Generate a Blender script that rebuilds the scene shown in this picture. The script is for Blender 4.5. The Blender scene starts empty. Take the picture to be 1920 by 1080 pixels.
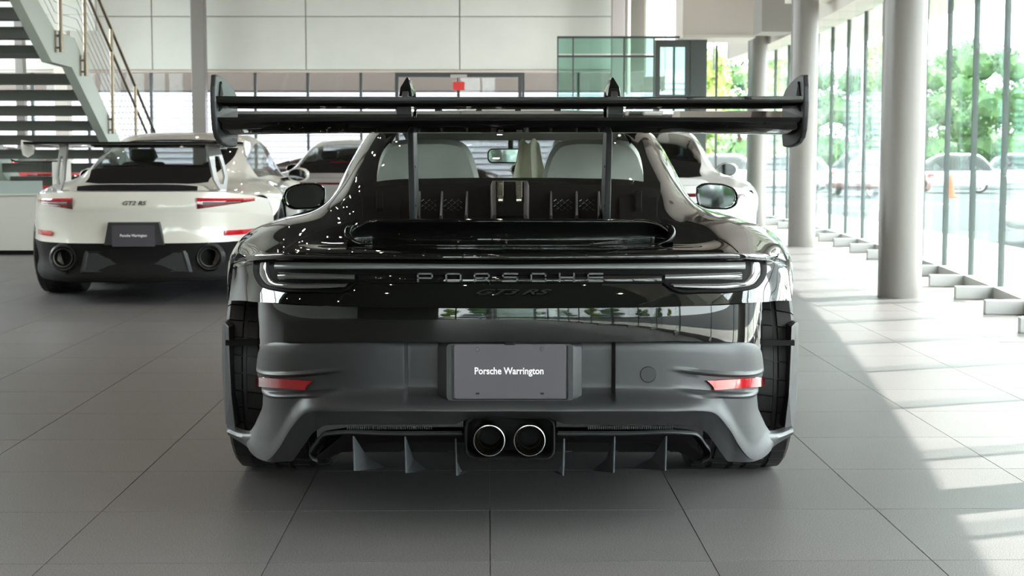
import bpy, bmesh, math, random
import numpy as np
from mathutils import Vector, Matrix, Euler
from mathutils.bvhtree import BVHTree
random.seed(7)
S = bpy.context.scene
COL = S.collection
# ------------------------------------------------------------------ camera, world, sun, exposure
F_PX, CAM_H, PITCH = 2850.0, 1.08, math.radians(5.01)
cam_d = bpy.data.cameras.new('camera')
cam = bpy.data.objects.new('camera', cam_d); COL.objects.link(cam)
cam.location = (0, 0, CAM_H)
cam.rotation_euler = (math.pi/2 - PITCH, 0, 0)
cam_d.sensor_width = 36.0
cam_d.lens = F_PX/1920*36.0
cam_d.clip_start = 0.05; cam_d.clip_end = 500
cam_d.dof.use_dof = True; cam_d.dof.focus_distance = 4.35; cam_d.dof.aperture_fstop = 9.0
S.camera = cam
SUN_AZ = Vector((0.94, 0.345, 0)).normalized()      # towards the sun, on the ground
SUN_EL = math.radians(45)
W = bpy.data.worlds.new('sky'); S.world = W; W.use_nodes = True
_bg = W.node_tree.nodes['Background']
_bg.inputs[0].default_value = (0.97, 0.975, 1.0, 1); _bg.inputs[1].default_value = 7.4
sun_d = bpy.data.lights.new('sun', 'SUN'); sun_d.energy = 13.5; sun_d.angle = math.radians(0.6); sun_d.color = (1, .93, .87)
sun = bpy.data.objects.new('sun', sun_d); COL.objects.link(sun)
_sd = Vector((SUN_AZ.x*math.cos(SUN_EL), SUN_AZ.y*math.cos(SUN_EL), math.sin(SUN_EL)))
sun.rotation_euler = _sd.to_track_quat('Z', 'Y').to_euler(); sun.location = (20, 8, 22)
S.view_settings.view_transform = 'Standard'; S.view_settings.look = 'None'
S.view_settings.gamma = 1.0; S.view_settings.use_curve_mapping = False
S.view_settings.exposure = 0.80
S.cycles.max_bounces = 8; S.cycles.diffuse_bounces = 4; S.cycles.glossy_bounces = 4
S.cycles.transmission_bounces = 6; S.cycles.transparent_max_bounces = 20
S.cycles.caustics_reflective = False; S.cycles.caustics_refractive = False
S.cycles.sample_clamp_indirect = 6.0; S.cycles.blur_glossy = 0.2

# ------------------------------------------------------------------ helpers
_cp, _sp = math.cos(PITCH), math.sin(PITCH)
def ray(px, py):
    u, v = (px-960)/F_PX, (540-py)/F_PX
    return Vector((u, _cp+v*_sp, -_sp+v*_cp))
def at(px, py, Y):
    d = ray(px, py); t = Y/d.y
    return Vector((d.x*t, Y, CAM_H+d.z*t))
def ground(px, py, z=0.0):
    d = ray(px, py); t = (z-CAM_H)/d.z
    return Vector((d.x*t, d.y*t, z))

_bsdf_cache = {}
def mat(name, col, rough=.5, metal=0.0, coat=0.0, spec=.5, noise=None, bump=None, emit=None, trans=0.0, ior=1.45, alpha=None):
    """principled material; noise=(scale, amount) varies the colour, bump=(scale, strength) fine relief"""
    m = bpy.data.materials.new(name); m.use_nodes = True
    nt = m.node_tree; b = nt.nodes['Principled BSDF']
    c = (*col, 1) if len(col) == 3 else col
    b.inputs['Base Color'].default_value = c
    b.inputs['Roughness'].default_value = rough; b.inputs['Metallic'].default_value = metal
    b.inputs['Specular IOR Level'].default_value = spec
    b.inputs['Coat Weight'].default_value = coat; b.inputs['Coat Roughness'].default_value = .02
    b.inputs['IOR'].default_value = ior; b.inputs['Transmission Weight'].default_value = trans
    if emit: b.inputs['Emission Color'].default_value = (*emit[0], 1); b.inputs['Emission Strength'].default_value = emit[1]
    tc = None
    if noise or bump:
        tc = nt.nodes.new('ShaderNodeTexCoord')
    if noise:
        n = nt.nodes.new('ShaderNodeTexNoise'); n.inputs['Scale'].default_value = noise[0]; n.inputs['Detail'].default_value = 4
        nt.links.new(tc.outputs['Object'], n.inputs['Vector'])
        r = nt.nodes.new('ShaderNodeMapRange'); r.inputs[1].default_value = .3; r.inputs[2].default_value = .7
        r.inputs[3].default_value = 1-noise[1]; r.inputs[4].default_value = 1+noise[1]
        nt.links.new(n.outputs['Fac'], r.inputs[0])
        mx = nt.nodes.new('ShaderNodeVectorMath'); mx.operation = 'SCALE'; mx.inputs[0].default_value = c[:3]
        nt.links.new(r.outputs[0], mx.inputs['Scale']); nt.links.new(mx.outputs[0], b.inputs['Base Color'])
    if bump:
        n = nt.nodes.new('ShaderNodeTexNoise'); n.inputs['Scale'].default_value = bump[0]; n.inputs['Detail'].default_value = 3
        nt.links.new(tc.outputs['Object'], n.inputs['Vector'])
        bp = nt.nodes.new('ShaderNodeBump'); bp.inputs['Strength'].default_value = bump[1]; bp.inputs['Distance'].default_value = .002
        nt.links.new(n.outputs['Fac'], bp.inputs['Height']); nt.links.new(bp.outputs[0], b.inputs['Normal'])
    return m
def glass(name, tint, refl=1.0, rough=0.0, ior=1.5):
    """thin sheet glass: tinted see-through plus a fresnel mirror"""
    m = bpy.data.materials.new(name); m.use_nodes = True; nt = m.node_tree; nt.nodes.clear()
    o = nt.nodes.new('ShaderNodeOutputMaterial'); mx = nt.nodes.new('ShaderNodeMixShader')
    t = nt.nodes.new('ShaderNodeBsdfTransparent'); t.inputs[0].default_value = (*tint, 1)
    g = nt.nodes.new('ShaderNodeBsdfGlossy'); g.inputs['Roughness'].default_value = rough; g.inputs[0].default_value = (.95, .98, .97, 1)
    fr = nt.nodes.new('ShaderNodeFresnel'); fr.inputs[0].default_value = ior
    k = nt.nodes.new('ShaderNodeMath'); k.operation = 'MULTIPLY'; k.inputs[1].default_value = refl; k.use_clamp = True
    nt.links.new(fr.outputs[0], k.inputs[0]); nt.links.new(k.outputs[0], mx.inputs[0])
    nt.links.new(t.outputs[0], mx.inputs[1]); nt.links.new(g.outputs[0], mx.inputs[2]); nt.links.new(mx.outputs[0], o.inputs[0])
    return m

def link(name, me, parent=None, m=None):
    o = bpy.data.objects.new(name, me); COL.objects.link(o)
    if parent is not None: o.parent = parent
    if m is not None and me is not None:
        for x in (m if isinstance(m, (list, tuple)) else [m]): me.materials.append(x)
    return o
def mesh(name, verts, faces, m=None, parent=None, smooth=True, sharp=None, fix=True):
    me = bpy.data.meshes.new(name); me.from_pydata([tuple(v) for v in verts], [], [tuple(f) for f in faces])
    if fix:
        bm = bmesh.new(); bm.from_mesh(me); bmesh.ops.remove_doubles(bm, verts=bm.verts, dist=1e-6)
        bmesh.ops.recalc_face_normals(bm, faces=bm.faces); bm.to_mesh(me); bm.free()
    if smooth: me.polygons.foreach_set('use_smooth', [True]*len(me.polygons))
    o = link(name, me, parent, m)
    if smooth and sharp: me.set_sharp_from_angle(angle=math.radians(sharp))
    return o
class MB:
    """collects shapes that make up ONE part"""
    def __init__(s): s.v = []; s.f = []
    def add(s, v, f):
        n = len(s.v); s.v += [Vector(p) for p in v]; s.f += [tuple(i+n for i in q) for q in f]; return s
    def box(s, a, b, M=None):
        x0, y0, z0 = a; x1, y1, z1 = b
        v = [Vector(p) for p in ((x0,y0,z0),(x1,y0,z0),(x1,y1,z0),(x0,y1,z0),(x0,y0,z1),(x1,y0,z1),(x1,y1,z1),(x0,y1,z1))]
        if M is not None: v = [M @ p for p in v]
        return s.add(v, [(3,2,1,0),(4,5,6,7),(0,1,5,4),(1,2,6,5),(2,3,7,6),(3,0,4,7)])
    def tube(s, path, r, n=8, closed=False, cap=True):
        path = [Vector(p) for p in path]; N = len(path); rings = []; up = None
        for i, p in enumerate(path):
            a = path[(i-1) % N] if (closed or i > 0) else p; b = path[(i+1) % N] if (closed or i < N-1) else p
            t = (b-a).normalized()
            if up is None: up = t.orthogonal().normalized()
            up = (up - t*up.dot(t)).normalized(); w = t.cross(up)
            rr = r[i] if isinstance(r, (list, tuple)) else r
            rings.append([p + (up*math.cos(2*math.pi*k/n) + w*math.sin(2*math.pi*k/n))*rr for k in range(n)])
        v = [q for R in rings for q in R]; f = []
        M = N if closed else N-1
        for i in range(M):
            j = (i+1) % N
            for k in range(n): f.append((i*n+k, i*n+(k+1) % n, j*n+(k+1) % n, j*n+k))
        if cap and not closed: f += [tuple(range(n))[::-1], tuple((N-1)*n+k for k in range(n))]
        return s.add(v, f)
    def cyl(s, p, q, r, n=24, r2=None):
        return s.tube([p, q], [r, r if r2 is None else r2], n)
    def lathe(s, prof, n=32, M=None, closed=False):
        """prof: (r, h) pairs turned about local z"""
        v = []; f = []; P = len(prof)
        for k in range(n):
            c, sn = math.cos(2*math.pi*k/n), math.sin(2*math.pi*k/n)
            for r, h in prof:
                p = Vector((r*c, r*sn, h)); v.append(M @ p if M is not None else p)
        for k in range(n):
            k2 = (k+1) % n
            for i in range(P if closed else P-1):
                j = (i+1) % P; f.append((k*P+i, k2*P+i, k2*P+j, k*P+j))
        return s.add(v, f)
    def prism(s, outline, e, M=None):
        """outline: 3D polygon points, extruded by vector e"""
        a = [Vector(p) for p in outline]; b = [p + Vector(e) for p in a]; n = len(a)
        v = a+b
        if M is not None: v = [M @ p for p in v]
        f = [tuple(range(n))[::-1], tuple(range(n, 2*n))] + [(i, (i+1) % n, (i+1) % n+n, i+n) for i in range(n)]
        return s.add(v, f)
    def grid(s, G):
        """G[i][j] points"""
        R, C = len(G), len(G[0]); v = [p for row in G for p in row]
        return s.add(v, [(i*C+j, i*C+j+1, (i+1)*C+j+1, (i+1)*C+j) for i in range(R-1) for j in range(C-1)])
    def mirror(s):
        n = len(s.v); s.v += [Vector((-p.x, p.y, p.z)) for p in s.v]; s.f += [tuple(i+n for i in q[::-1]) for q in s.f]; return s
    def build(s, name, m=None, parent=None, smooth=False, sharp=35, fix=True):
        return mesh(name, s.v, s.f, m, parent, smooth, sharp, fix)
def tag(o, label=None, cat=None, group=None, kind=None):
    if label: o['label'] = label
    if cat: o['category'] = cat
    if group: o['group'] = group
    if kind: o['kind'] = kind
    return o
def empty(name, loc=(0, 0, 0), rz=0.0):
    o = bpy.data.objects.new(name, None); COL.objects.link(o); o.location = loc; o.rotation_euler = (0, 0, rz); o.empty_display_size = .2
    return o
def copy_tree(o, parent=None):
    c = o.copy(); COL.objects.link(c); c.parent = parent
    for ch in o.children: copy_tree(ch, c)
    return c
def bevel(o, w=.004, seg=2, ang=30):
    b = o.modifiers.new('bevel', 'BEVEL'); b.width = w; b.segments = seg; b.limit_method = 'ANGLE'; b.angle_limit = math.radians(ang)
    b.harden_normals = False
    return o
def cr(pts, n):
    """non-uniform Catmull-Rom through pts (N,3), n samples per segment"""
    P = np.array([tuple(p) for p in pts], float); N = len(P)
    h = np.maximum(np.linalg.norm(P[1:]-P[:-1], axis=1), 1e-6)
    d = (P[1:]-P[:-1])/h[:, None]; m = np.zeros_like(P)
    m[0] = d[0]; m[-1] = d[-1]
    for i in range(1, N-1): m[i] = (d[i-1]*h[i]+d[i]*h[i-1])/(h[i]+h[i-1])
    out = []
    for i in range(N-1):
        for k in range(n):
            t = k/n
            out.append((2*t**3-3*t*t+1)*P[i]+(t**3-2*t*t+t)*h[i]*m[i]+(-2*t**3+3*t*t)*P[i+1]+(t**3-t*t)*h[i]*m[i+1])
    out.append(P[-1]); return np.array(out)
def surf(net, nr, nc, sym=True):
    """smooth surface through a control net (rows x cols x 3); sym mirrors the first column for a flat centre line"""
    A = np.array(net, float)
    if sym:
        B = A[:, 1:2].copy(); B[..., 0] *= -1; A = np.concatenate([B, A], axis=1)
    rows = np.stack([cr(A[i], nc) for i in range(A.shape[0])])
    if sym: rows = rows[:, nc:]
    cols = np.stack([cr(rows[:, j], nr) for j in range(rows.shape[1])], axis=1)
    return cols
def poly(xs, tbl):
    """piecewise-linear lookup"""
    return np.interp(xs, [a for a, b in tbl], [b for a, b in tbl])
# ------------------------------------------------------------------ car materials
M = {}
M['black_paint'] = mat('gloss_black_paint', (.006, .0065, .006), .4, coat=1.0, spec=.0)
M['white_paint'] = mat('chalk_white_paint', (.76, .74, .66), .3, coat=1.0)
M['white_paint2'] = mat('white_paint', (.66, .66, .65), .3, coat=1.0)
M['grey_paint'] = mat('silver_grey_paint', (.34, .34, .33), .35, metal=.5, coat=1.0)
M['brown_paint'] = mat('dark_brown_paint', (.05, .035, .03), .3, coat=1.0)
M['red_paint'] = mat('red_paint', (.55, .02, .02), .3, coat=1.0)
M['satin'] = mat('satin_dark_grey_plastic', (.024, .0255, .027), .40, spec=.5, bump=(900, .08))
M['matte_black'] = mat('matte_black_plastic', (.010, .010, .0095), .7, spec=.18, bump=(700, .15))
M['engine'] = mat('matte_engine_cover', (.011, .0105, .0095), .8, spec=.02)
M['lamp_black'] = mat('lamp_well_black', (.005, .005, .005), .6, spec=.05)
M['soft_black'] = mat('soft_black_trim', (.018, .017, .016), .5)
M['gloss_black'] = mat('gloss_black_trim', (.006, .006, .006), .4, coat=1.0, spec=0)
M['rubber'] = mat('tyre_rubber', (.014, .0135, .0135), .5, spec=.5, bump=(300, .1))
M['rim'] = mat('dark_rim_metal', (.05, .05, .05), .35, metal=.8)
M['car_glass'] = glass('tinted_car_glass', (.94, .97, .95), .5)
M['clear_car_glass'] = glass('clear_car_glass', (.93, .97, .95), .7)
M['dark_car_glass'] = glass('dark_car_glass', (.10, .12, .12), 1.2)
M['frit'] = mat('black_glass_border', (.008, .008, .007), .4, coat=1.0, spec=0)
M['lens'] = mat('smoked_clear_lens', (.07, .072, .07), .10, coat=1.0)
M['lens_bar'] = mat('frosted_light_bar', (.20, .205, .20), .35, coat=.3)
M['clear_lens'] = glass('clear_lens', (.85, .88, .84), 1.6)
M['lens_core'] = mat('lens_reflector', (.55, .53, .46), .25, metal=.7)
M['red_lens'] = mat('red_reflector', (.36, .003, .008), .12, coat=1.0)
M['red_bright'] = mat('bright_red_lens', (.62, .01, .02), .12, coat=1.0)
M['red_dark'] = mat('dark_red_lens', (.10, .004, .008), .12, coat=1.0)
M['steel'] = mat('brushed_steel', (.62, .62, .62), .22, metal=1.0)
M['steel_dark'] = mat('burnt_steel', (.10, .095, .09), .35, metal=1.0)
M['brass'] = mat('gold_ring', (.65, .50, .22), .35, metal=1.0)
M['letter'] = mat('satin_grey_letter', (.05, .051, .053), .35, spec=.7)
M['plate'] = mat('plum_grey_plate', (.085, .078, .088), .16, spec=.5)
M['plate_text'] = mat('white_print', (.85, .85, .85), .5)
M['ghost'] = mat('dark_script', (.010, .010, .010), .5, spec=.3)
M['film'] = mat('white_seat_film', (.76, .78, .72), .5, noise=(6, .10))
M['paper'] = mat('cream_protective_film', (.78, .75, .58), .5, noise=(9, .08))
M['liner'] = mat('grey_headliner', (.42, .43, .37), .9)
M['mirror'] = mat('mirror_glass', (.36, .40, .38), .02, metal=1.0)
M['lit_fin'] = mat('satin_fin_lit', (.065, .072, .078), .45)  # satin plastic made lighter, light falling on the fins put into the colour
M['dash'] = mat('dark_dashboard', (.02, .02, .02), .6)

AX = 5.23                                            # world y of the black car's rear axle
NET = [
 [(0,4.08,.8165),(.25,4.09,.8165),(.45,4.13,.8145),(.54,4.175,.812),(.62,4.23,.808),(.70,4.34,.797),(.788,4.54,.777),(.874,4.80,.745),(.905,4.87,.612)],
 [(0,4.12,.820),(.25,4.13,.820),(.445,4.17,.820),(.535,4.21,.817),(.612,4.27,.815),(.69,4.38,.808),(.786,4.585,.789),(.880,4.835,.754),(.912,4.90,.622)],
 [(0,4.33,.8215),(.25,4.33,.8215),(.43,4.35,.824),(.51,4.38,.825),(.59,4.44,.832),(.67,4.54,.832),(.785,4.74,.817),(.897,4.93,.768),(.926,4.96,.650)],
 [(0,4.55,.862),(.20,4.55,.862),(.38,4.56,.868),(.455,4.58,.876),(.545,4.66,.872),(.64,4.76,.868),(.787,4.95,.845),(.915,5.05,.775),(.942,5.07,.72)],
 [(0,4.97,.985),(.22,4.97,.984),(.435,4.97,.975),(.492,4.98,.966),(.585,5.05,.918),(.675,5.12,.884),(.79,5.22,.862),(.925,5.26,.80),(.945,5.26,.76)],
 [(0,5.45,1.112),(.23,5.45,1.108),(.46,5.45,1.085),(.528,5.46,1.055),(.603,5.5,.985),(.685,5.55,.893),(.785,5.58,.862),(.92,5.60,.70),(.935,5.62,.42)],
 [(0,5.95,1.207),(.23,5.95,1.203),(.44,5.95,1.182),(.52,5.95,1.155),(.595,5.97,1.095),(.715,6.0,.90),(.785,6.05,.85),(.895,6.05,.62),(.885,5.85,.14)],
 [(0,6.6,1.277),(.22,6.6,1.274),(.42,6.6,1.258),(.52,6.6,1.235),(.595,6.6,1.185),(.73,6.6,.90),(.79,6.6,.84),(.885,6.6,.62),(.88,6.6,.14)],
 [(0,7.0,1.262),(.23,7.0,1.260),(.44,6.98,1.245),(.54,6.97,1.222),(.61,6.97,1.17),(.74,7.0,.885),(.80,7.0,.83),(.885,7.0,.62),(.88,7.2,.14)],
 [(0,7.85,.93),(.25,7.83,.93),(.5,7.75,.925),(.62,7.65,.92),(.68,7.55,.915),(.755,7.55,.86),(.80,7.6,.845),(.90,7.68,.78),(.915,7.69,.73)],
 [(0,8.35,.78),(.25,8.34,.78),(.45,8.30,.77),(.55,8.25,.77),(.62,8.2,.785),(.70,8.15,.79),(.76,8.12,.765),(.88,8.08,.60),(.90,8.07,.40)],
 [(0,8.66,.60),(.25,8.64,.60),(.45,8.58,.58),(.55,8.52,.57),(.62,8.47,.56),(.70,8.40,.54),(.76,8.34,.50),(.84,8.25,.40),(.88,8.15,.25)],
 [(0,8.70,.14),(.25,8.69,.14),(.45,8.63,.14),(.55,8.58,.14),(.62,8.53,.14),(.70,8.46,.14),(.76,8.40,.14),(.82,8.30,.14),(.86,8.20,.14)],
]
NET = np.array(NET, float); NET[..., 1] -= AX
NR, NC = 7, 7
US = surf(NET, NR, NC)                                # upper body, right half
for _ in range(10):                                  # relax the haunches
    a_, b_, c_, d_ = 1, NR*5, NC*4, NC*8-2
    q = US[a_:b_, c_:d_]; US[a_:b_, c_:d_] = q*.5+.125*(US[a_-1:b_-1, c_:d_]+US[a_+1:b_+1, c_:d_]+US[a_:b_, c_-1:d_-1]+US[a_:b_, c_+1:d_+1])
LIP = NET[0, :8]                                      # rear lip edge, centre to corner
def ringA():
    return np.array([(0,4.065,.669),(.25,4.075,.669),(.45,4.12,.668),(.55,4.18,.667),(.64,4.26,.664),(.725,4.38,.655),(.81,4.58,.640),(.905,4.87,.612)], float) - np.array([0,AX,0])
def cells(G, r0, r1, c0, c1):
    """both halves of a block of the right-half surface grid"""
    B = MB(); sub = [[Vector(G[i, j]) for j in range(c0, c1+1)] for i in range(r0, r1+1)]
    return B.grid(sub).mirror()
def fascia_grid(recess=True):
    A, L = ringA(), LIP
    rows = []
    def mix(t, dy, dz=0, k0=.70, k1=.775):
        R = L*(1-t)+A*t; R = R.copy()
        w = 1-np.clip((R[:, 0]-k0)/(k1-k0), 0, 1); w = w*w*(3-2*w)
        R[:, 1] += dy*w; R[:, 2] += dz*w
        return R
    if recess:
        rows = [mix(0, 0), mix(.02, -.004), mix(.055, -.006), mix(.105, -.005), mix(.115, .004), mix(.13, .05), mix(.15, .060), mix(.35, .050), mix(.58, .040), mix(.75, .026), mix(.90, .009), mix(1, -.004)]
    else:
        rows = [mix(0, 0), mix(.25, -.005), mix(.5, -.008), mix(.75, -.008), mix(1, 0)]
    return surf(np.array(rows), 4, 7)
def tyre_mesh(r=.367, w=.33, name='tyre', blocks=40):
    """tyre with circumferential and lateral tread grooves, axis along x"""
    h = w/2; g = .008
    prof = [(-h*.80,r*.70,0),(-h*.98,r*.80,0),(-h,r*.88,0),(-h*.97,r*.95,0),(-h*.90,r*.985,1),(-h*.62,r*.998,1),(-h*.60,r-g,0),(-h*.53,r-g,0),(-h*.51,r,1),(-h*.20,r,1),(-h*.18,r-g,0),(-h*.10,r-g,0),(-h*.08,r,1)]
    prof = prof+[(-a, b, c) for a, b, c in prof[::-1]]
    ang = []
    for k in range(blocks):
        a0 = 2*math.pi*k/blocks; d = 2*math.pi/blocks
        ang += [(a0, 0), (a0+d*.45, 0), (a0+d*.90, 0), (a0+d*.91, 1), (a0+d*.99, 1)]
    v = []; P = len(prof); N = len(ang)
    for a, gr in ang:
        for x, rr, tr in prof:
            q = rr-(g if gr and tr else 0); v.append((x, q*math.cos(a+x*.35), q*math.sin(a+x*.35)))
    f = [(k*P+i, k*P+i+1, ((k+1) % N)*P+i+1, ((k+1) % N)*P+i) for k in range(N) for i in range(P-1)]
    me = bpy.data.meshes.new(name); me.from_pydata(v, [], f); me.materials.append(M['rubber'])
    bm = bmesh.new(); bm.from_mesh(me); bmesh.ops.recalc_face_normals(bm, faces=bm.faces); bm.to_mesh(me); bm.free()
    me.polygons.foreach_set('use_smooth', [True]*len(me.polygons)); me.set_sharp_from_angle(angle=math.radians(30))
    return me
def rim_mesh(r=.26, w=.26):
    B = MB(); Mx = Matrix.Rotation(math.pi/2, 4, 'Y')
    B.lathe([(r, -w/2), (r*.92, -w/2+.01), (r*.88, 0), (r*.92, w/2-.02), (r, w/2)], 40, Mx)
    B.lathe([(.001, w/2-.05), (.07, w/2-.05), (.075, w/2-.08), (.001, w/2-.08)], 24, Mx)
    for k in range(10):
        a = 2*math.pi*k/10; R = Matrix.Rotation(a, 4, 'X')
        B.add([R @ Vector(p) for p in ((w/2-.05,-.022,.05),(w/2-.05,.022,.05),(w/2-.02,.014,r*.95),(w/2-.02,-.014,r*.95),(w/2-.08,-.022,.05),(w/2-.08,.022,.05),(w/2-.05,.014,r*.95),(w/2-.05,-.014,r*.95))],
              [(0,1,2,3),(7,6,5,4),(0,4,5,1),(1,5,6,2),(2,6,7,3),(3,7,4,0)])
    me = bpy.data.meshes.new('rim'); me.from_pydata([tuple(p) for p in B.v], [], B.f); me.materials.append(M['rim'])
    return me
TY_R, TY_F, RIM_R = tyre_mesh(), tyre_mesh(.35, .28, 'front_tyre', 40), rim_mesh()
def wheels(root, simple=False):
    for (x, y, me, z) in ((.765, 0, TY_R, .367), (-.765, 0, TY_R, .367), (.775, 2.457, TY_F, .35), (-.775, 2.457, TY_F, .35)):
        t = link('tyre', me, root); t.location = (x, y, z)
        r = link('rim', RIM_R, t)
        if x < 0: t.rotation_euler = (0, 0, math.pi)
def shell(root, paint, rear_glass, wind='clear_car_glass', engine='engine', recess=True, panels=True):
    """painted body, windows, underbody shared by the rear-engined coupes; returns a BVH for laying trim on"""
    B = MB()
    I = lambda r: r*NR
    J = lambda c: c*NC
    B.grid([[Vector(p) for p in row] for row in US[0:I(3)+1, :]])                 # deck and fender tops behind the engine grille
    B.grid([[Vector(p) for p in row] for row in US[I(3):I(4)+1, J(3):]])          # beside the grille
    B.grid([[Vector(p) for p in row] for row in US[I(4):I(6)+1, J(3):J(4)+1]])    # rear pillars
    B.grid([[Vector(p) for p in row] for row in US[I(4):I(5)+1, J(4):]])
    B.grid([[Vector(p) for p in row] for row in US[I(5):I(9)+1, J(5):]])
    B.grid([[Vector(p) for p in row] for row in US[I(6):I(8)+1, :J(4)+1]])        # roof
    B.grid([[Vector(p) for p in row] for row in US[I(8):I(9)+1, J(3):J(4)+1]])    # front pillars
    B.grid([[Vector(p) for p in row] for row in US[I(9):, :]])                    # bonnet and nose
    B.grid([[Vector(p) for p in row] for row in US[I(5):I(5)+4, J(4):J(5)+1]])
    B.mirror()
    body = B.build('body', M[paint], root, smooth=True, sharp=50)
    for sx in (1, -1):
        MB().grid([[Vector((sx*p[0], p[1], p[2])) for p in row] for row in US[I(5)+3:I(9)+1, J(4):J(5)+1]]).build('side_glass', M['clear_car_glass' if rear_glass != 'dark_car_glass' else 'dark_car_glass'], root, smooth=True, sharp=0)
    cells(US, I(8), I(9), 0, J(3)).build('windscreen', M[wind], root, smooth=True, sharp=0)
    j2 = J(2)
    w = cells(US, I(4)+1, I(6)-1, 0, j2).build('rear_window', M[rear_glass], root, smooth=True, sharp=0)
    fr = MB(); fr.grid([[Vector(p) for p in row] for row in US[I(4):I(6)+1, j2:J(3)+1]])
    fr.grid([[Vector(p) for p in row] for row in US[I(4):I(4)+2, 0:j2+1]]); fr.grid([[Vector(p) for p in row] for row in US[I(6)-1:I(6)+1, 0:j2+1]])
    fr.mirror().build('window_border', M['frit'], w, smooth=True, sharp=0)
    cells(US, I(3), I(4), 0, J(3)).build('engine_cover', M[engine], root, smooth=True, sharp=0)
    G = fascia_grid(recess)
    fa = MB().grid([[Vector(p) for p in row] for row in G]).mirror()
    fa.build('rear_panel', M[paint], root, smooth=True, sharp=60)
    e = G[-1]; MB().grid([[Vector(p), Vector(p)+Vector((0, .05, -.004))] for p in e]).mirror().build('panel_underside', M[paint], root, smooth=True, sharp=60)
    # underbody and dark cabin tub
    U = MB(); U.box((-.60, -.42, .13), (.60, 3.2, .34)); U.box((-.86, .62, .12), (.86, 1.95, .30)); U.build('underbody', M['matte_black'], root)
    T = MB(); T.box((-.66, .15, .34), (.66, 2.35, .80)); T.build('cabin_tub', M['dash'], root)
    wheels(root)
    Ba = MB(); Ba.v = list(B.v); Ba.f = list(B.f)
    return body, fa
def bvh_of(mb): return BVHTree.FromPolygons([tuple(p) for p in mb.v], [tuple(f) for f in mb.f])
# ------------------------------------------------------------------ the black car
CX = -0.006
CAR = empty('sports_car', (CX, AX, 0))
tag(CAR, 'gloss black sports coupe seen from behind, huge two-element rear wing on swan-neck supports', 'car')
CAMO = Vector((-CX, -AX, CAM_H))
def hit(b, px, py):
    d = ray(px, py).normalized(); r = b.ray_cast(CAMO, d); return r[0], r[1]
def loc(px, py, Y):
    p = at(px, py, Y); return Vector((p.x-CX, Y-AX, p.z))
body, fa = shell(CAR, 'black_paint', 'car_glass')
FB = bvh_of(fa)
def sm0(a, b, x): t = min(1, max(0, (x-a)/(b-a))); return t*t*(3-2*t)
# --- deck lip (raised ducktail with hollow rear face)
def ducktail(parent, paint, half=.470, H=.068):
    prof = [(-.045,-.003),(.03,.000),(.050,.004),(.058,.012),(.056,.024),(.044,.044),(.028,.061),(.023,.068),(.028,.073),(.05,.074),(.12,.060),(.20,.035),(.25,.0)]
    prof = cr([(0, a, b) for a, b in prof], 4)[:, 1:]
    G = []
    xs = np.concatenate([np.linspace(0, .36, 10), .36+(half-.36)*np.sin(np.linspace(0, math.pi/2, 14))[1:]])
    for x in xs:
        t = max(0, (x-.36)/(half-.36)); k = math.sqrt(max(0, 1-t*t)); top = 1-.09*(x/half)**2
        y0 = 4.318-AX+.09*(x/half)**2*1.0; z0 = .8225+.011*t
        G.append([Vector((x, y0+(a if a > 0 else a)*(.25+.75*k)-.035*(1-k), z0+b*k*top - .006*(1-k))) for a, b in prof])
    return MB().grid(G).mirror().build('ducktail', M[paint], parent, smooth=True, sharp=0)
ducktail(CAR, 'black_paint')
rim = cr([loc(956, 460, 4.335), loc(1100, 460, 4.34), loc(1200, 459.5, 4.355), loc(1236, 457, 4.36), loc(1254, 449, 4.365), loc(1260, 437, 4.375), loc(1256, 427, 4.385), loc(1243, 421, 4.40)], 6)
rim = [Vector((-p[0], p[1], p[2])) for p in rim[::-1]]+[Vector(p) for p in rim[1:]]
_n = len(rim); _r = []
for k in range(_n):
    e = min(k, _n-1-k); _r.append(.002+.0085*sm0(0, 8, e)-.0065*sm0(14, 26, e))
MB().tube(rim, _r, 12).build('ducktail_rim', M['black_paint'], CAR, smooth=True, sharp=0)
# --- engine grille details
E0, E1 = Vector((0, 4.55-AX, .862)), Vector((0, 4.97-AX, .985))
EN = (E1-E0).cross(Vector((1, 0, 0))).normalized()
if EN.z < 0: EN = -EN
def eplane(px, py, off=0.0):
    d = ray(px, py); o = E0+EN*off; t = (o-CAMO).dot(EN)/d.dot(EN); return CAMO+d*t
for px in (786, 828, 875, 1034, 1082, 1124):
    a, b = eplane(px-1, 421), eplane(px+(1 if px < 956 else -1), 362)
    w = Vector((.006, 0, 0)); h = EN*.030
    B = MB(); B.add([a-w, a+w, b+w*.6, b-w*.6, a-w*.5+h, a+w*.5+h, b+w*.3+h*.25, b-w*.3+h*.25], [(0,1,2,3),(7,6,5,4),(0,4,5,1),(1,5,6,2),(2,6,7,3),(3,7,4,0)])
    bevel(B.build('grille_fin', M['satin'], CAR), .002)
def eslab(name, x0, y0, x1, y1, th, m, parent, chamfer=0.0, base=0.0):
    P = [eplane(x0, y1, base), eplane(x1, y1, base), eplane(x1, y0, base), eplane(x0, y0, base)]
    c = sum(P, Vector())/4
    Q = [p+(c-p)*chamfer+EN*th for p in P]
    return MB().add(P+Q, [(3,2,1,0),(4,5,6,7),(0,1,5,4),(1,2,6,5),(2,3,7,6),(3,0,4,7)]).build(name, m, parent)
bl = eslab('brake_light_housing', 919, 350, 993, 424, .028, M['soft_black'], CAR, .10)
bevel(bl, .006, 3)
eslab('lens_recess', 929, 356, 984, 397, .0295, M['gloss_black'], bl, .05)
for a, b in ((931, 946), (965, 981)):
    c = eslab('lens_core', a+3, 359, b-3, 395, .034, M['lens_core'], bl, .1)
    l = eslab('lens', a, 357, b, 396, .042, M['clear_lens'], bl, .25); bevel(l, .004, 3)
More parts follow.
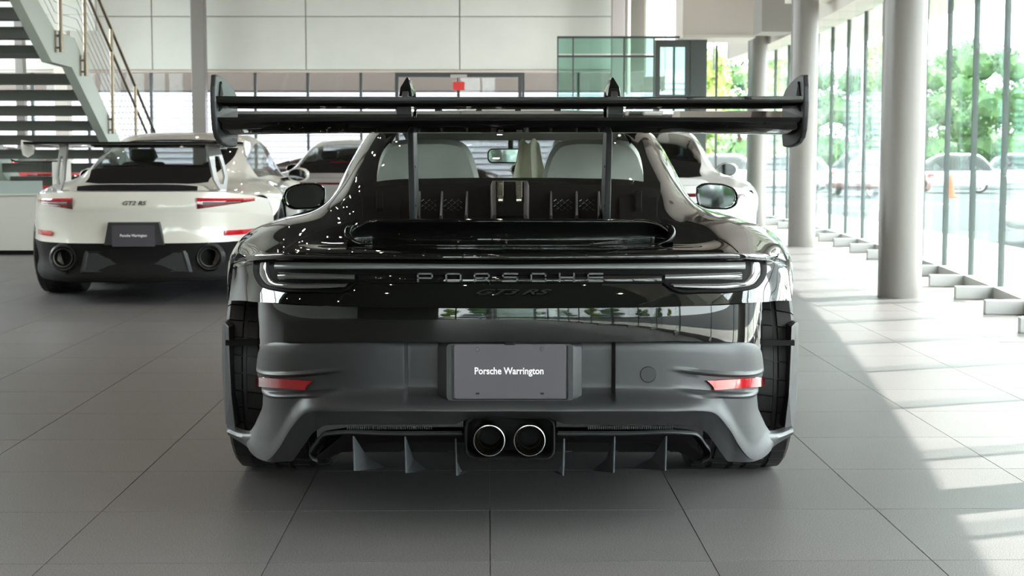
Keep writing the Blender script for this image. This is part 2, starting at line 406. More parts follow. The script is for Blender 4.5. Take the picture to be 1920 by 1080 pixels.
eslab('lamp_foot', 929, 396, 983, 424, .031, M['gloss_black'], bl, .05)
for sgn, pxs in ((-1, (752, 679)), (1, (1160, 1233))):
    x0, x1 = min(pxs), max(pxs)
    f = eslab('service_flap', x0, 372, x1, 424, .0035, M['engine'], CAR, .02); bevel(f, .002)
    hx = (705, 719) if sgn < 0 else (1190, 1204)
    bevel(eslab('flap_latch', hx[0], 361, hx[1], 400, .012, M['engine'], f, .12), .003)
def mesh_insert(x0, x1):
    # fine herringbone mesh inserts between the fins, as shallow ribs
    B = MB(); n = int((x1-x0)/6)
    for r in range(4):
        for k in range(n):
            xa = x0+6*k; ya = 378+r*5
            a, b = eplane(xa, ya, .002), eplane(xa+5, ya+(3 if (k+r) % 2 else -3), .002)
            B.add([a, b, b+EN*.003+Vector((0, .002, 0)), a+EN*.003+Vector((0, .002, 0))], [(0,1,2,3)])
    return B
for x0, x1 in ((790, 824), (832, 871), (1038, 1078), (1086, 1120)):
    tag(mesh_insert(x0, x1).build('vent_mesh', M['satin'], CAR), kind='stuff')
# --- light bar and tail lamps laid on the rear panel
def on_fascia(px, py, off):
    p, n = hit(FB, px, py)
    if p is None: return None
    if n.y > 0: n = -n
    return p+n*off
def strip(name, pts_top, pts_bot, th, m, parent, n=6, off=.0, mirror=True, seg=5):
    """rounded bar between an upper and a lower pixel line on the rear panel (given for the right half)"""
    G = []
    for (a, b), (c, d) in zip(pts_top, pts_bot):
        row = []
        for k in range(n+1):
            t = k/n; p = on_fascia(a+(c-a)*t, b+(d-b)*t, 0); 
            if p is None: p = G[-1][k]
            else: p = p+Vector((0, -1, 0))*(off+th*math.sqrt(max(0, 1-(2*t-1)**2)))
            row.append(p)
        G.append(row)
    B = MB().grid(G)
    if mirror == 'two':
        B.build(name, m, parent, smooth=True, sharp=0); B = MB().grid([[Vector((-p.x, p.y, p.z)) for p in r] for r in G])
    elif mirror: B.mirror()
    return B.build(name, m, parent, smooth=True, sharp=0)
def line(x0, y0, x1, y1, n=14): return [(x0+(x1-x0)*k/n, y0+(y1-y0)*k/n) for k in range(n+1)]
HOUS = strip('lamp_housing', line(956, 489, 1426, 488, 30), line(956, 529, 1424, 531, 30), .004, M['lamp_black'], CAR, 8, .004)
strip('light_bar', line(956, 495.5, 1396, 491, 24), line(956, 503.5, 1396, 504, 24), .010, M['lens_bar'], CAR, 6, .010)
strip('letter_strip', line(956, 514.5, 1240, 513.5, 14), line(956, 527, 1240, 527, 14), .002, M['gloss_black'], CAR, 4, .008)
tl = strip('tail_lens_upper', line(1246, 514, 1390, 510, 12), line(1246, 524, 1390, 524, 12), .010, M['lens'], CAR, 5, .008, 'two')
def polyband(ptsA, ptsB, k=6):
    A = cr([(a, b, 0) for a, b in ptsA], k)[:, :2]; B2 = cr([(a, b, 0) for a, b in ptsB], k)[:, :2]
    return [tuple(p) for p in A], [tuple(p) for p in B2]
ta, tb = polyband([(1258,531),(1310,531),(1370,529),(1398,524),(1406,512),(1407,491)], [(1264,538),(1320,541),(1385,539),(1412,532),(1424,515),(1424,491)])
strip('tail_lens_lower', ta, tb, .011, M['lens'], CAR, 6, .009, 'two')
oa, ob = polyband([(1246,527),(1264,538),(1320,541),(1385,539),(1412,532),(1425,515),(1425,489)], [(1243,531),(1262,544),(1325,547.5),(1392,545),(1422,537),(1436,516),(1437,488)])
strip('lamp_border', oa, ob, .004, M['lamp_black'], CAR, 5, .006, 'two')
# letters: squared wide capitals built from strokes, one object each
LET = {
 'P': [[(0,0),(0,1),(1,1),(1,.42),(0,.42)]],
 'O': [[(0,0),(0,1),(1,1),(1,0),(0,0)]],
 'R': [[(0,0),(0,1),(1,1),(1,.42),(0,.42)], [(.62,.42),(1,0)]],
 'S': [[(1,1),(0,1),(0,.52),(1,.52),(1,0),(0,0)]],
 'C': [[(1,.72),(1,1),(0,1),(0,0),(1,0),(1,.28)]],
 'H': [[(0,0),(0,1)], [(1,0),(1,1)], [(0,.5),(1,.5)]],
 'E': [[(1,1),(0,1),(0,0),(1,0)], [(0,.5),(1,.5)]],
}
for k, ch in enumerate('PORSCHE'):
    cx = 797.5+k*53.0
    p = on_fascia(cx, 519.5, .0); y = p.y-.016; s = 2850/(y+AX)
    w, h, t = 27/s, 14/s, .0044
    B = MB()
    for st in LET[ch]:
        for (a, b), (c, d) in zip(st[:-1], st[1:]):
            p0, p1 = Vector((a*w, 0, b*h)), Vector((c*w, 0, d*h)); dr = (p1-p0).normalized(); q = Vector((-dr.z, 0, dr.x))*t/2; e = dr*t*.5
            o = [p0-e-q, p1+e-q, p1+e+q, p0-e+q]
            B.prism(o, (0, .008, 0))
    o = B.build('letter', M['letter'], CAR); o.location = (p.x-w/2, y, p.z-h/2)
UB = BVHTree.FromPolygons([tuple(v.co) for v in body.data.vertices], [tuple(p.vertices) for p in body.data.polygons])
for s in (1, -1):                                     # shut line between the deck lid and the quarter panel
    P = []
    for px_, py_, _ in cr([(1243,410,0),(1264,417,0),(1292,428,0),(1322,437,0),(1350,449,0),(1371,461,0),(1384,473,0)], 6):
        h_, n_ = hit(UB, px_, py_)
        if h_ is not None: P.append(Vector((s*h_.x, h_.y, h_.z+.0002)))
    MB().tube(P, .0016, 6).build('shut_line', M['matte_black'], CAR, smooth=True)
def text(name, body, size, m, parent, loc, rot=(math.pi/2, 0, 0), ext=.001, sx=1.0, shear=0.0, off=0.0, space=1.0):
    c = bpy.data.curves.new(name, 'FONT'); c.body = body; c.size = size; c.extrude = ext; c.align_x = 'CENTER'; c.align_y = 'CENTER'
    c.shear = shear; c.offset = off; c.space_character = space; c.resolution_u = 4
    o = bpy.data.objects.new(name, c); COL.objects.link(o)
    dg = bpy.context.evaluated_depsgraph_get(); me = bpy.data.meshes.new_from_object(o.evaluated_get(dg))
    bpy.data.objects.remove(o); me.materials.clear()
    o = link(name, me, parent, m); o.location = loc; o.rotation_euler = rot; o.scale = (sx, 1, 1)
    return o
p = on_fascia(954, 549, .004)
text('model_script', 'GT3 RS', .0205, M['ghost'], CAR, p+Vector((0, -.003, 0)), rot=(math.radians(66), 0, 0), ext=.0015, sx=3.0, shear=.55, off=.0002, space=1.0)
# --- gloss upper bumper
PLG = [(0,4.105),(.25,4.112),(.45,4.150),(.60,4.235),(.69,4.345),(.745,4.48),(.778,4.64)]
def plan(tbl, x):
    d = cr([(a, b-AX, 0) for a, b in [(-tbl[1][0], tbl[1][1])]+tbl], 8); return np.interp(x, d[:, 0], d[:, 1])
G = []
for x in np.concatenate([np.linspace(0, .66, 20), np.linspace(.68, .778, 10)]):
    y = float(plan(PLG, x)); row = []
    zt, zb = .672-.02*(x/.778)**2, float(poly(x, [(0,.572),(.45,.569),(.6,.556),(.68,.543),(.715,.53),(.745,.49),(.778,.34)]))+.001
    for t in np.linspace(0, 1, 12):
        z = zt+(zb-zt)*t; row.append(Vector((x, y+.0030*(2*t-1)**2, z)))
    G.append(row)
MB().grid(G).mirror().build('upper_bumper', M['black_paint'], CAR, smooth=True, sharp=0)
# --- satin lower bumper
PLB = [(0,4.128),(.25,4.132),(.45,4.160),(.60,4.235),(.69,4.335),(.745,4.46),(.778,4.61)]
ZT = [(0,.572),(.45,.569),(.6,.556),(.68,.543),(.715,.53),(.745,.50),(.765,.44),(.778,.36)]
ZC = [(0,.387),(.45,.381),(.53,.376),(.56,.369),(.615,.314),(.66,.243),(.695,.199),(.778,.196)]
ZB = [(0,.358),(.118,.358),(.130,.342),(.45,.336),(.52,.329),(.555,.300),(.622,.206),(.73,.186),(.778,.186)]
def smooth_tbl(t): return [(a, b) for a, b, _ in cr([(a, b, 0) for a, b in t], 8)]
ZT, ZC = smooth_tbl(ZT), smooth_tbl(ZC)
def sm(a, b, x): t = min(1, max(0, (x-a)/(b-a))); return t*t*(3-2*t)
def zref(x): return .447-.17*(max(.44, x)-.53)
def bump_y(x, z):
    y = float(plan(PLB, x)); zc = float(poly(x, ZC))
    y += .022*(1-sm(.279, .291, x))*sm(.40, .425, z)                       # recessed middle
    y -= .050*sm(.06, .0, z-zc)*(1-.75*sm(.5, .68, x)) if z >= zc else 0             # flares out to the crease
    zr = zref(x); d = abs(z-zr); k = sm(.44, .56, x)
    y += k*.017*(1-sm(.020, .027, d)) - k*.010*max(0, 1-abs(d-.031)/.008)          # reflector pocket and its brows
    return y
G = []
xs = sorted(set(np.round(np.concatenate([np.linspace(0, .26, 8), np.linspace(.27, .30, 10), np.linspace(.31, .53, 14), np.linspace(.54, .778, 34)]), 4)))
for x in xs:
    zt, zc, zb = (float(poly(x, t)) for t in (ZT, ZC, ZB)); row = []
    zr = zref(x); keys = [zt, zt-.010, max(zr+.060, zc+.05), zr+.042, zr+.036, zr+.031, zr+.027, zr+.0235, zr+.020, zr, zr-.020, zr-.0235, zr-.027, zr-.031, zr-.036, zr-.042, zc+.062, zc+.05, zc+.038, zc+.028, zc+.018, zc+.010, zc+.004, zc]
    keys = list(np.minimum.accumulate([min(zt, max(zc, q)) for q in keys])); fine = []
    for a_, b_ in zip(keys[:-1], keys[1:]): fine += [a_, (a_+b_)/2]
    fine.append(keys[-1])
    for z in fine:
        t = (zt-z)/(zt-zc); row.append(Vector((x, bump_y(x, z)+(.012*(1-t*12)**2 if t < 1/12 else 0), z)))
    ye = row[-1].y
    for t in (.12, .5, 1.0):
        z = zc+(zb-zc)*t; row.append(Vector((x, ye+.004+.05*t*(1-sm(.62, .70, x)), z)))
    row.append(Vector((x, ye+.11, zb+.004)))
    k = max(0, (x-.62)/.158)**2                        # waist behind the wheel, flaring out to the foot
    for p in row: dx = k*(-.026*max(0, 1-((p.z-.345)/.07)**2)+.045*sm(.275, .19, p.z)); p.x += dx; p.y += max(0, dx)*1.6
    G.append(row)
bmp = MB().grid(G).mirror(); bumper = bmp.build('lower_bumper', M['satin'], CAR, smooth=True, sharp=38)
BB = bvh_of(bmp)
# red reflectors, tow-eye cap
def on_bumper(px, py):
    Y = 4.3
    for _ in range(12):
        p = loc(px, py, Y); Y = bump_y(min(.777, abs(p.x)), p.z)+AX
    return loc(px, py, Y)
for mi in (1, -1):
    G = []
    for k in range(17):
        t = k/16; px = 1325+108*t; top, bot = 713-7*t, 732.5-8*t
        if t < .12: bot -= (1-t/.12)*14; 
        row = []
        for u in (0, .04, .3, .7, .96, 1):
            p = on_bumper(px+(6*u if t < .12 else 0), top+(bot-top)*u); row.append(Vector((mi*p.x, p.y-(.003 if u in (0, 1) else .009), p.z)))
        G.append(row)
    o = MB().grid(G).build('reflector', M['red_lens'], CAR, smooth=True, sharp=50); o['label'] = 'red reflector'
h, n = hit(BB, 1215, 702)
capm = MB().lathe([(.0001, .0015), (.0205, .0015), (.0215, 0)], 32, Matrix.Translation(h+Vector((0, -.0025, 0))) @ Matrix.Rotation(math.pi/2, 4, 'X'))
capm.build('tow_eye_cap', M['satin'], CAR)
MB().lathe([(.0215, .0008), (.0228, .0008)], 32, Matrix.Translation(h+Vector((0, -.0022, 0))) @ Matrix.Rotation(math.pi/2, 4, 'X')).build('cap_gap', M['matte_black'], CAR)
# plate holder, plate, print
def rrect(w, h, r, n=5, z=0.0):
    o = []
    for cx, cz, a0 in ((w/2-r, h/2-r, 0), (-w/2+r, h/2-r, 90), (-w/2+r, -h/2+r, 180), (w/2-r, -h/2+r, 270)):
        for k in range(n+1):
            a = math.radians(a0+90*k/n); o.append((cx+r*math.cos(a), cz+r*math.sin(a)+z))
    return o
PZ = .491
def rings(specs, m, name, parent, cap=True, **kw):
    """stack of same-count outlines [(points(x,z), y)]"""
    B = MB(); L = []
    for o, y in specs: L.append([Vector((a, y, b)) for a, b in o])
    n = len(L[0]); v = [p for r in L for p in r]
    f = [(i*n+k, i*n+(k+1) % n, (i+1)*n+(k+1) % n, (i+1)*n+k) for i in range(len(L)-1) for k in range(n)]
    if cap: f.append(tuple((len(L)-1)*n+k for k in range(n)))
    return B.add(v, f).build(name, m, parent, **kw)
yb = 4.165-AX
holder = rings([(rrect(.400, .160, .014, z=PZ-.003), yb), (rrect(.394, .156, .014, z=PZ-.003), yb-.034), (rrect(.345, .156, .012, z=PZ-.002), yb-.058), (rrect(.318, .150, .006, z=PZ-.002), yb-.058), (rrect(.316, .149, .006, z=PZ-.002), yb-.050)], M['satin'], 'plate_holder', CAR, smooth=True, sharp=25)
pl = rings([(rrect(.305, .150, .008, z=PZ), yb-.050), (rrect(.305, .150, .008, z=PZ), yb-.0585), (rrect(.303, .148, .008, z=PZ), yb-.0592)], M['plate'], 'license_plate', CAR, smooth=True, sharp=25)
text('plate_print', 'Porsche Warrington', .0265, M['plate_text'], pl, (-.002, yb-.0594, PZ+.0015), ext=.0003, sx=.86, off=.0006)
for sx in (-1, 1):
    for dz, nm in ((.062, 'plate_screw'), (-.060, 'plate_slot')):
        B = MB(); Mx = Matrix.Translation((sx*.088, yb-.0592, PZ+dz)) @ Matrix.Rotation(math.pi/2, 4, 'X')
        if nm == 'plate_screw': B.lathe([(.0001, .0015), (.004, .0015), (.005, .0), ], 12, Mx)
        else: B.box((sx*.088-.005, yb-.0596, PZ+dz-.0025), (sx*.088+.005, yb-.059, PZ+dz+.0025))
        B.build(nm, M['steel_dark' if nm == 'plate_screw' else 'matte_black'], pl)
cm = MB(); cm.box((-.016, yb-.060, PZ+.071), (.016, yb-.02, PZ+.082)); bevel(cm.build('plate_camera', M['matte_black'], CAR), .004)
# --- exhaust housing and tips
ez, ey = .297, 4.19-AX
def stadium(w, h, r): return rrect(w, h, r, 8, ez+.004)
rings([(stadium(.250, .122, .03), ey+.12), (stadium(.250, .122, .03), ey-.052), (stadium(.242, .114, .028), ey-.056), (stadium(.236, .108, .026), ey-.05), (stadium(.232, .104, .025), ey+.05)], M['matte_black'], 'exhaust_surround', CAR, smooth=True, sharp=30)
for sx in (-.0565, .0545):
    Mx = Matrix.Translation((sx, ey, ez)) @ Matrix.Rotation(math.pi/2, 4, 'X')
    t = MB().lathe([(.043, -.10), (.0445, .03), (.0445, .060), (.0435, .0635), (.0415, .064), (.0400, .060), (.0395, .03), (.038, -.10)], 48, Mx).build('exhaust_tip', M['steel'], CAR, smooth=True, sharp=30)
    MB().lathe([(.0385, .045), (.034, .03), (.032, -.06), (.0001, -.08)], 40, Mx).build('pipe_interior', M['steel_dark'], t, smooth=True, sharp=30)
    MB().lathe([(.0325, .012), (.0310, .016), (.0300, .012)], 40, Mx).build('inner_ring', M['brass'], t, smooth=True)
# --- diffuser
dY = 4.19-AX
G = []
for x in np.linspace(0, .60, 13):
    k = sm(.42, .58, x); row = []
    for t in np.linspace(0, 1, 9): row.append(Vector((x, dY+.05+.72*t, .318-.10*k*(1-t)-.17*t-.03*math.sin(math.pi*t))))
    G.append(row)
MB().grid(G).mirror().build('diffuser_floor', M['matte_black'], CAR, smooth=True, sharp=0)
bar = [loc(1046, 812, 4.17), loc(1180, 812, 4.175), loc(1285, 811, 4.19), loc(1306, 814, 4.20), loc(1322, 832, 4.22), loc(1332, 850, 4.24), loc(1328, 858, 4.25), loc(1316, 864, 4.26)]
bp_ = [Vector(p) for p in cr(bar, 5)]
for s in (1, -1):
    B = MB(); G = []
    for p in bp_:
        row = [Vector((s*p.x, p.y+a, p.z+b)) for a, b in ((0,.006),(-.006,.003),(-.008,-.002),(-.004,-.006),(.05,-.012),(.16,-.03))]
        G.append(row)
    B.grid(G).build('diffuser_edge', M['satin'], CAR, smooth=True, sharp=60)
    # gloss strip with perforated mesh above the diffuser edge
    gl = MB().grid([[Vector((s*x, dY+.012, float(poly(x, ZB))-.001)), Vector((s*x, dY+.012, float(poly(x, ZB))-.022))] for x in np.linspace(.13, .54, 20)]).build('diffuser_strip', M['gloss_black'], CAR)
    st = MB()
    for k in range(40):
        x = .22+k*.006
        st.box((s*x-.0018, dY+.006, .316), (s*x+.0018, dY+.0115, .324))
    tag(st.build('strip_perforation', M['satin'], CAR), kind='stuff')
FIN = [(664,817,883,756,876),(761,818,887,822,880),(856,822,892,878,884)]
for (px, y0, y1, pxf, yf) in FIN:
    for s in (-1, 1):
        a, b, c = loc(px, y0, 4.20), loc(px+2, y1, 4.21), loc(pxf, yf, 4.62)
        m1 = a.lerp(c, .35)+Vector((-.012, 0, -.030)); m2 = a.lerp(c, .68)+Vector((-.008, 0, -.028))
        o = [Vector((s*-p.x*1.0, p.y, p.z)) for p in (a, b, c, m2, m1)]
        f = MB().prism(o, (-s*-.005, 0, 0)); bevel(f.build('diffuser_fin', M['lit_fin'], CAR), .0015, 2)
for s in (-1, 1):
    for px in (1066, 1152, 1249):
        p = loc(px, 846, 4.24); MB().tube([(s*p.x-.01, p.y, p.z), (s*p.x+.01, p.y, p.z)], .0022, 6).build('fin_brace', M['satin'], CAR)
# --- wheel-arch blades and their feet
for s in (1, -1):
    R = lambda px, py, Y: (lambda p: Vector((s*p.x, p.y, p.z)))(loc(px, py, Y))
    o = [R(1484, 613, 4.80), R(1482.5, 660, 4.80), R(1479, 740, 4.80), R(1471, 806, 4.79), R(1484, 812, 4.82), R(1490, 790, 4.85), R(1494.5, 740, 4.88), R(1497, 680, 4.89), R(1497, 604, 4.89), R(1492, 605, 4.85)]
    q = [p+Vector((0, .10, 0)) for p in o]; n = len(o)
    bl = MB().add(o+q, [tuple(range(n)), tuple(range(n, 2*n))[::-1]]+[(i, (i+1) % n, (i+1) % n+n, i+n) for i in range(n)]).build('arch_blade', M['satin'], CAR); bevel(bl, .004, 2, 40)
    up = cr([R(1408, 792, 4.44), R(1425, 808, 4.52), R(1444, 813, 4.62), R(1466, 809, 4.74), R(1485, 800, 4.81)], 5)
    md = cr([R(1408, 815, 4.43), R(1422, 822, 4.50), R(1444, 824, 4.58), R(1466, 819, 4.70), R(1488, 810, 4.79)], 5)
    lo = cr([R(1410, 856, 4.46), R(1428, 851, 4.53), R(1444, 842, 4.62), R(1458, 832, 4.72), R(1486, 815, 4.81)], 5)
    G = [[Vector(a)+Vector((0, .03, .004)), Vector(a), Vector(a*.5+b*.5)+Vector((0, -.004, .004)), Vector(b), Vector(b*.5+c*.5)+Vector((0, .004, 0)), Vector(c), Vector(c)+Vector((0, .05, 0))] for a, b, c in zip(up, md, lo)]
    MB().grid(G).build('bumper_foot', M['satin'], CAR, smooth=True, sharp=55)
    # inner arch lining and tie bar
    br = MB(); br.box((min(s*.74, s*.905), 4.80-AX, .475), (max(s*.74, s*.905), 4.83-AX, .492)); br.build('arch_tie_bar', M['matte_black'], CAR)
    li = MB().grid([[Vector((s*x, y, z)) for y, z in ((4.66-AX, .20), (4.70-AX, .40), (4.80-AX, .56), (5.0-AX, .70))] for x in (.60, .70, .772)]); li.build('arch_liner', M['matte_black'], CAR, smooth=True)
# --- rear wing
def endplate(s):
    o = [(4.055,1.291),(4.09,1.293),(4.16,1.289),(4.24,1.280),(4.31,1.266),(4.35,1.250),(4.365,1.225),(4.365,1.175),(4.36,1.13),(4.345,1.103),(4.28,1.100),(4.20,1.102),(4.13,1.110),(4.085,1.124),(4.06,1.145),(4.048,1.18),(4.042,1.22),(4.044,1.26)]
    P = [Vector((s*.776, y-AX, z)) for y, z in o]
    e = MB().prism(P, (s*.016, 0, 0)).build('wing_endplate', M['satin'], CAR); bevel(e, .005, 3); return e
for s in (1, -1):
    e = endplate(s)
    B = MB().prism([(s*.7755, 4.075-AX, 1.225), (s*.7755, 4.10-AX, 1.275), (s*.7755, 4.13-AX, 1.24), (s*.7755, 4.11-AX, 1.237)], (-s*.003, 0, 0)); B.build('endplate_recess', M['matte_black'], e)
    B = MB().prism([(s*.7755, 4.075-AX, 1.195), (s*.7755, 4.08-AX, 1.21), (s*.7755, 4.13-AX, 1.213), (s*.7755, 4.10-AX, 1.20)], (-s*.003, 0, 0)); B.build('endplate_slot', M['matte_black'], e)
    MB().lathe([(.0001, .002), (.004, .002), (.005, 0)], 12, Matrix.Translation((s*.776, 4.12-AX, 1.272)) @ Matrix.Rotation(-s*math.pi/2, 4, 'Y')).build('endplate_screw', M['matte_black'], e)
def foil(name, prof, half, m, sag=0.0, ends=0.0):
    pr = cr([(0, y-AX, z) for y, z in prof]+[(0, prof[0][0]-AX, prof[0][1])], 5)[:-1]; G = []
    for x in np.linspace(-half, half, 41):
        k = (abs(x)/half)**3; G.append([Vector((x, p[1], p[2]+sag*(1-(x/half)**2)-(ends*k if p[2] < prof[0][1]-.02 else 0))) for p in list(pr)+[pr[0]]])
    B = MB().grid(G); n = len(G[0])
    return B.build(name, m, CAR, smooth=True, sharp=42)
WM = foil('wing_main_plane', [(4.06,1.179),(4.16,1.189),(4.26,1.1985),(4.31,1.2025),(4.345,1.200),(4.362,1.189),(4.352,1.172),(4.30,1.150),(4.22,1.140),(4.14,1.146),(4.085,1.160),(4.062,1.1745)], .777, M['black_paint'], 0.0, .006)
WF = foil('wing_flap', [(4.046,1.2345),(4.09,1.2305),(4.14,1.2265),(4.185,1.2215),(4.205,1.215),(4.195,1.209),(4.15,1.2065),(4.10,1.2085),(4.062,1.2125),(4.049,1.219)], .777, M['black_paint'], -.002)
for s in (1, -1):
    X = s*.288; th = .018
    o = [(4.50,.868),(4.70,.90),(4.645,1.00),(4.605,1.10),(4.55,1.195),(4.47,1.262),(4.36,1.292),(4.30,1.290),(4.24,1.262),(4.17,1.222),(4.165,1.200),(4.22,1.205),(4.29,1.243),(4.335,1.254),(4.372,1.240),(4.40,1.19),(4.435,1.10),(4.465,1.00)]
    P = [Vector((X-th/2, y-AX, z)) for y, z in o]
    n = MB().prism(P, (th, 0, 0)).build('swan_neck', M['satin'], CAR); bevel(n, .003, 2)
    B = MB(); c = [(4.435,1.263),(4.365,1.298),(4.295,1.296),(4.23,1.266),(4.225,1.24),(4.29,1.245),(4.335,1.256),(4.375,1.242),(4.41,1.205),(4.45,1.21)]
    wz = lambda z: .019-.0165*sm(1.25, 1.298, z)
    nn = len(c); B.add([Vector((X-wz(z), y-AX, z)) for y, z in c]+[Vector((X+wz(z), y-AX, z)) for y, z in c], [tuple(range(nn))[::-1], tuple(range(nn, 2*nn))]+[(i, (i+1) % nn, (i+1) % nn+nn, i+nn) for i in range(nn)])
    bevel(B.build('neck_clamp', M['gloss_black'], n), .0025, 2)
    B = MB(); B.box((X-.020, 4.165-AX, 1.190), (X+.020, 4.235-AX, 1.212)); B.build('neck_bracket', M['soft_black'], n)
    MB().lathe([(.0001, .004), (.004, .004), (.004, -.02)], 10, Matrix.Translation((X+.024, 4.16-AX, 1.200)) @ Matrix.Rotation(math.pi/2, 4, 'X')).build('neck_bolt', M['steel'], n)
    for z in (1.045, .93):
        MB().lathe([(.0001, .0015), (.0035, .0015), (.0035, -.004)], 10, Matrix.Translation((X-s*th/2, 4.48-AX+(1.045-z)*.1, z)) @ Matrix.Rotation(-s*math.pi/2, 4, 'Y')).build('neck_screw', M['matte_black'], n)
# small aero tabs on the roof edge
for px in (822, 898, 971, 1045):
    p = loc(px, 205, 6.35); B = MB().prism([(p.x-.012, p.y-.1, 1.245), (p.x-.012, p.y+.12, 1.265), (p.x-.012, p.y-.02, 1.287)], (.024, 0, 0)); B.build('roof_fin', M['matte_black'], CAR)
for s in (1, -1):
    B = MB().prism([(s*.43, 5.85-AX, 1.17), (s*.485, 5.83-AX, 1.165), (s*.455, 5.80-AX, 1.120)], (0, .02, 0)); B.build('window_tab', M['gloss_black'], CAR)
# --- door mirrors
for s in (1, -1):
    mo = [(-.098,.045),(-.075,.062),(-.02,.066),(.05,.055),(.085,.033),(.098,-.005),(.090,-.042),(.065,-.062),(.0,-.066),(-.06,-.060),(-.085,-.045),(-.098,0)]; mo = [(a*.97, b*.90) for a, b in mo]
    oc = cr([(a, b, 0) for a, b in mo+[mo[0]]], 3)[:-1, :2]
    c = Vector((s*.935, 6.88-AX, .893))
    def ring(k, y, dx=0, yaw=0.0): return [Vector((s*(a*k+dx), y+yaw*a*k, b*k))+c for a, b in oc]
    n = len(oc)
    def stack(rs, name, m, parent, cap0=False, cap1=True):
        v = [p for r in rs for p in r]; f = [(i*n+k, i*n+(k+1) % n, (i+1)*n+(k+1) % n, (i+1)*n+k) for i in range(len(rs)-1) for k in range(n)]
        if cap1: f.append(tuple((len(rs)-1)*n+k for k in range(n)))
        return MB().add(v, f).build(name, m, parent, smooth=True, sharp=45)
    h = stack([ring(.86, .035), ring(.865, -.002), ring(.96, -.006), ring(1.0, .004), ring(.98, .04), ring(.85, .085), ring(.5, .115), ring(.1, .122)], 'door_mirror', M['gloss_black'], CAR)
    stack([ring(.86, .012, 0, .07), ring(.858, .0115, 0, .07)], 'mirror_glass', M['mirror'], h)
    a = MB().tube([c+Vector((-s*.06, .05, -.04)), c+Vector((-s*.13, .06, -.06)), c+Vector((-s*.20, .08, -.065))], [.016, .013, .016], 8); a.build('mirror_arm', M['gloss_black'], h, smooth=True)
# --- cabin seen through the rear glass
for s in (1, -1):
    cx = s*.345
    G = []
    prof = [(.205,.62),(.222,.80),(.225,.93),(.212,1.00),(.196,1.055),(.176,1.10),(.150,1.128),(.105,1.140),(.0,1.143)]
    pc = cr([(a, 0, b) for a, b in prof], 4)
    for t in (0, .15, .5, .85, 1):
        row = []
        for a, _, b in pc: row.append(Vector((cx+a*(1-.06*abs(2*t-1)), 6.22-AX+.16*t+.12*(b-.6)*-1*0.35, b-.004*abs(2*t-1)*5)))
        row2 = [Vector((2*cx-p.x, p.y, p.z)) for p in row[::-1]][1:]
        G.append(row+row2)
    B = MB().grid(G); n = len(G[0])
    B.f.append(tuple(range(n))); B.f.append(tuple(4*n+k for k in range(n)))
    se = B.build('bucket_seat', M['film'], CAR, smooth=True, sharp=50)
    B = MB(); B.box((cx-.2, 6.2-AX, .45), (cx+.2, 6.75-AX, .62)); bevel(B.build('seat_base', M['film'], se), .04)
hl = [[Vector((x, y-AX, z-.012)) for x in (-.47, -.2, .2, .47)] for y, z in ((5.98, 1.195), (6.3, 1.205), (6.6, 1.19), (6.80, 1.165), (6.93, 1.145))]
MB().grid([[Vector((p.x, p.y, p.z+(.012 if abs(p.x) < .3 else 0))) for p in r] for r in hl]).build('headliner', M['liner'], CAR, smooth=True)
d = MB(); d.box((-.64, 7.05-AX, .60), (.64, 7.55-AX, .90)); bevel(d.build('dashboard', M['dash'], CAR), .05, 3)
b = MB(); b.box((-.50, 5.15-AX, .72), (.50, 5.55-AX, .955)); bevel(b.build('parcel_shelf', M['liner'], CAR), .03, 2)
mir = rings([(rrect(.205, .062, .022, 5, 1.075), 6.93-AX), (rrect(.212, .068, .024, 5, 1.075), 6.935-AX), (rrect(.20, .058, .02, 5, 1.075), 6.965-AX)], M['dash'], 'cabin_mirror', CAR, smooth=True, sharp=40)
rings([(rrect(.200, .057, .02, 5, 1.075), 6.9295-AX), (rrect(.199, .056, .02, 5, 1.075), 6.929-AX)], M['mirror'], 'mirror_glass', mir)
MB().tube([(0, 6.96-AX, 1.09), (0, 7.0-AX, 1.16), (0, 7.0-AX, 1.235)], .012, 8).build('mirror_stem', M['dash'], mir, smooth=True)
G = []
for t in np.linspace(0, 1, 9):
    row = []
    for u in np.linspace(0, 1, 10):
        row.append(Vector((.04+.085*u+.035*(1-t)*(2*u-1)+.07*(1-t)**2*(u-.4), 6.62-AX+.02*math.sin(u*9)-.02*math.cos(u*5+t*2), .88+.26*t+.012*math.sin(u*11))))
    G.append(row)
so = MB().grid(G).build('steering_cover', M['paper'], CAR, smooth=True); so.modifiers.new('thick', 'SOLIDIFY').thickness = .002
# ------------------------------------------------------------------ the showroom
M['wall'] = mat('white_wall_panel', (.78, .81, .75), .55, noise=(1.5, .03))
M['wall_grey'] = mat('grey_wall', (.36, .345, .32), .7)
M['beige'] = mat('warm_grey_bulkhead', (.72, .66, .60), .8)
M['cream'] = mat('cream_soffit', (.78, .75, .68), .8)
M['dark_wall'] = mat('dark_grey_wall', (.07, .068, .062), .7)
M['ceiling'] = mat('dark_brown_ceiling', (.026, .023, .020), .9)
M['column'] = mat('light_grey_column_paint', (.235, .22, .205), .32, spec=.5)
M['mullion'] = mat('dark_grey_mullion', (.09, .10, .10), .4, metal=.4)
M['foot'] = mat('brushed_aluminium_foot', (.50, .50, .49), .45, metal=.3)
M['pane'] = glass('facade_glass', (.938, .982, .972), .40)
M['fin'] = glass('glass_fin', (.965, .99, .985), .35)
M['teal'] = glass('teal_glass', (.66, .85, .79), 1.4)
M['grout'] = mat('pale_grout', (.30, .285, .27), .8)
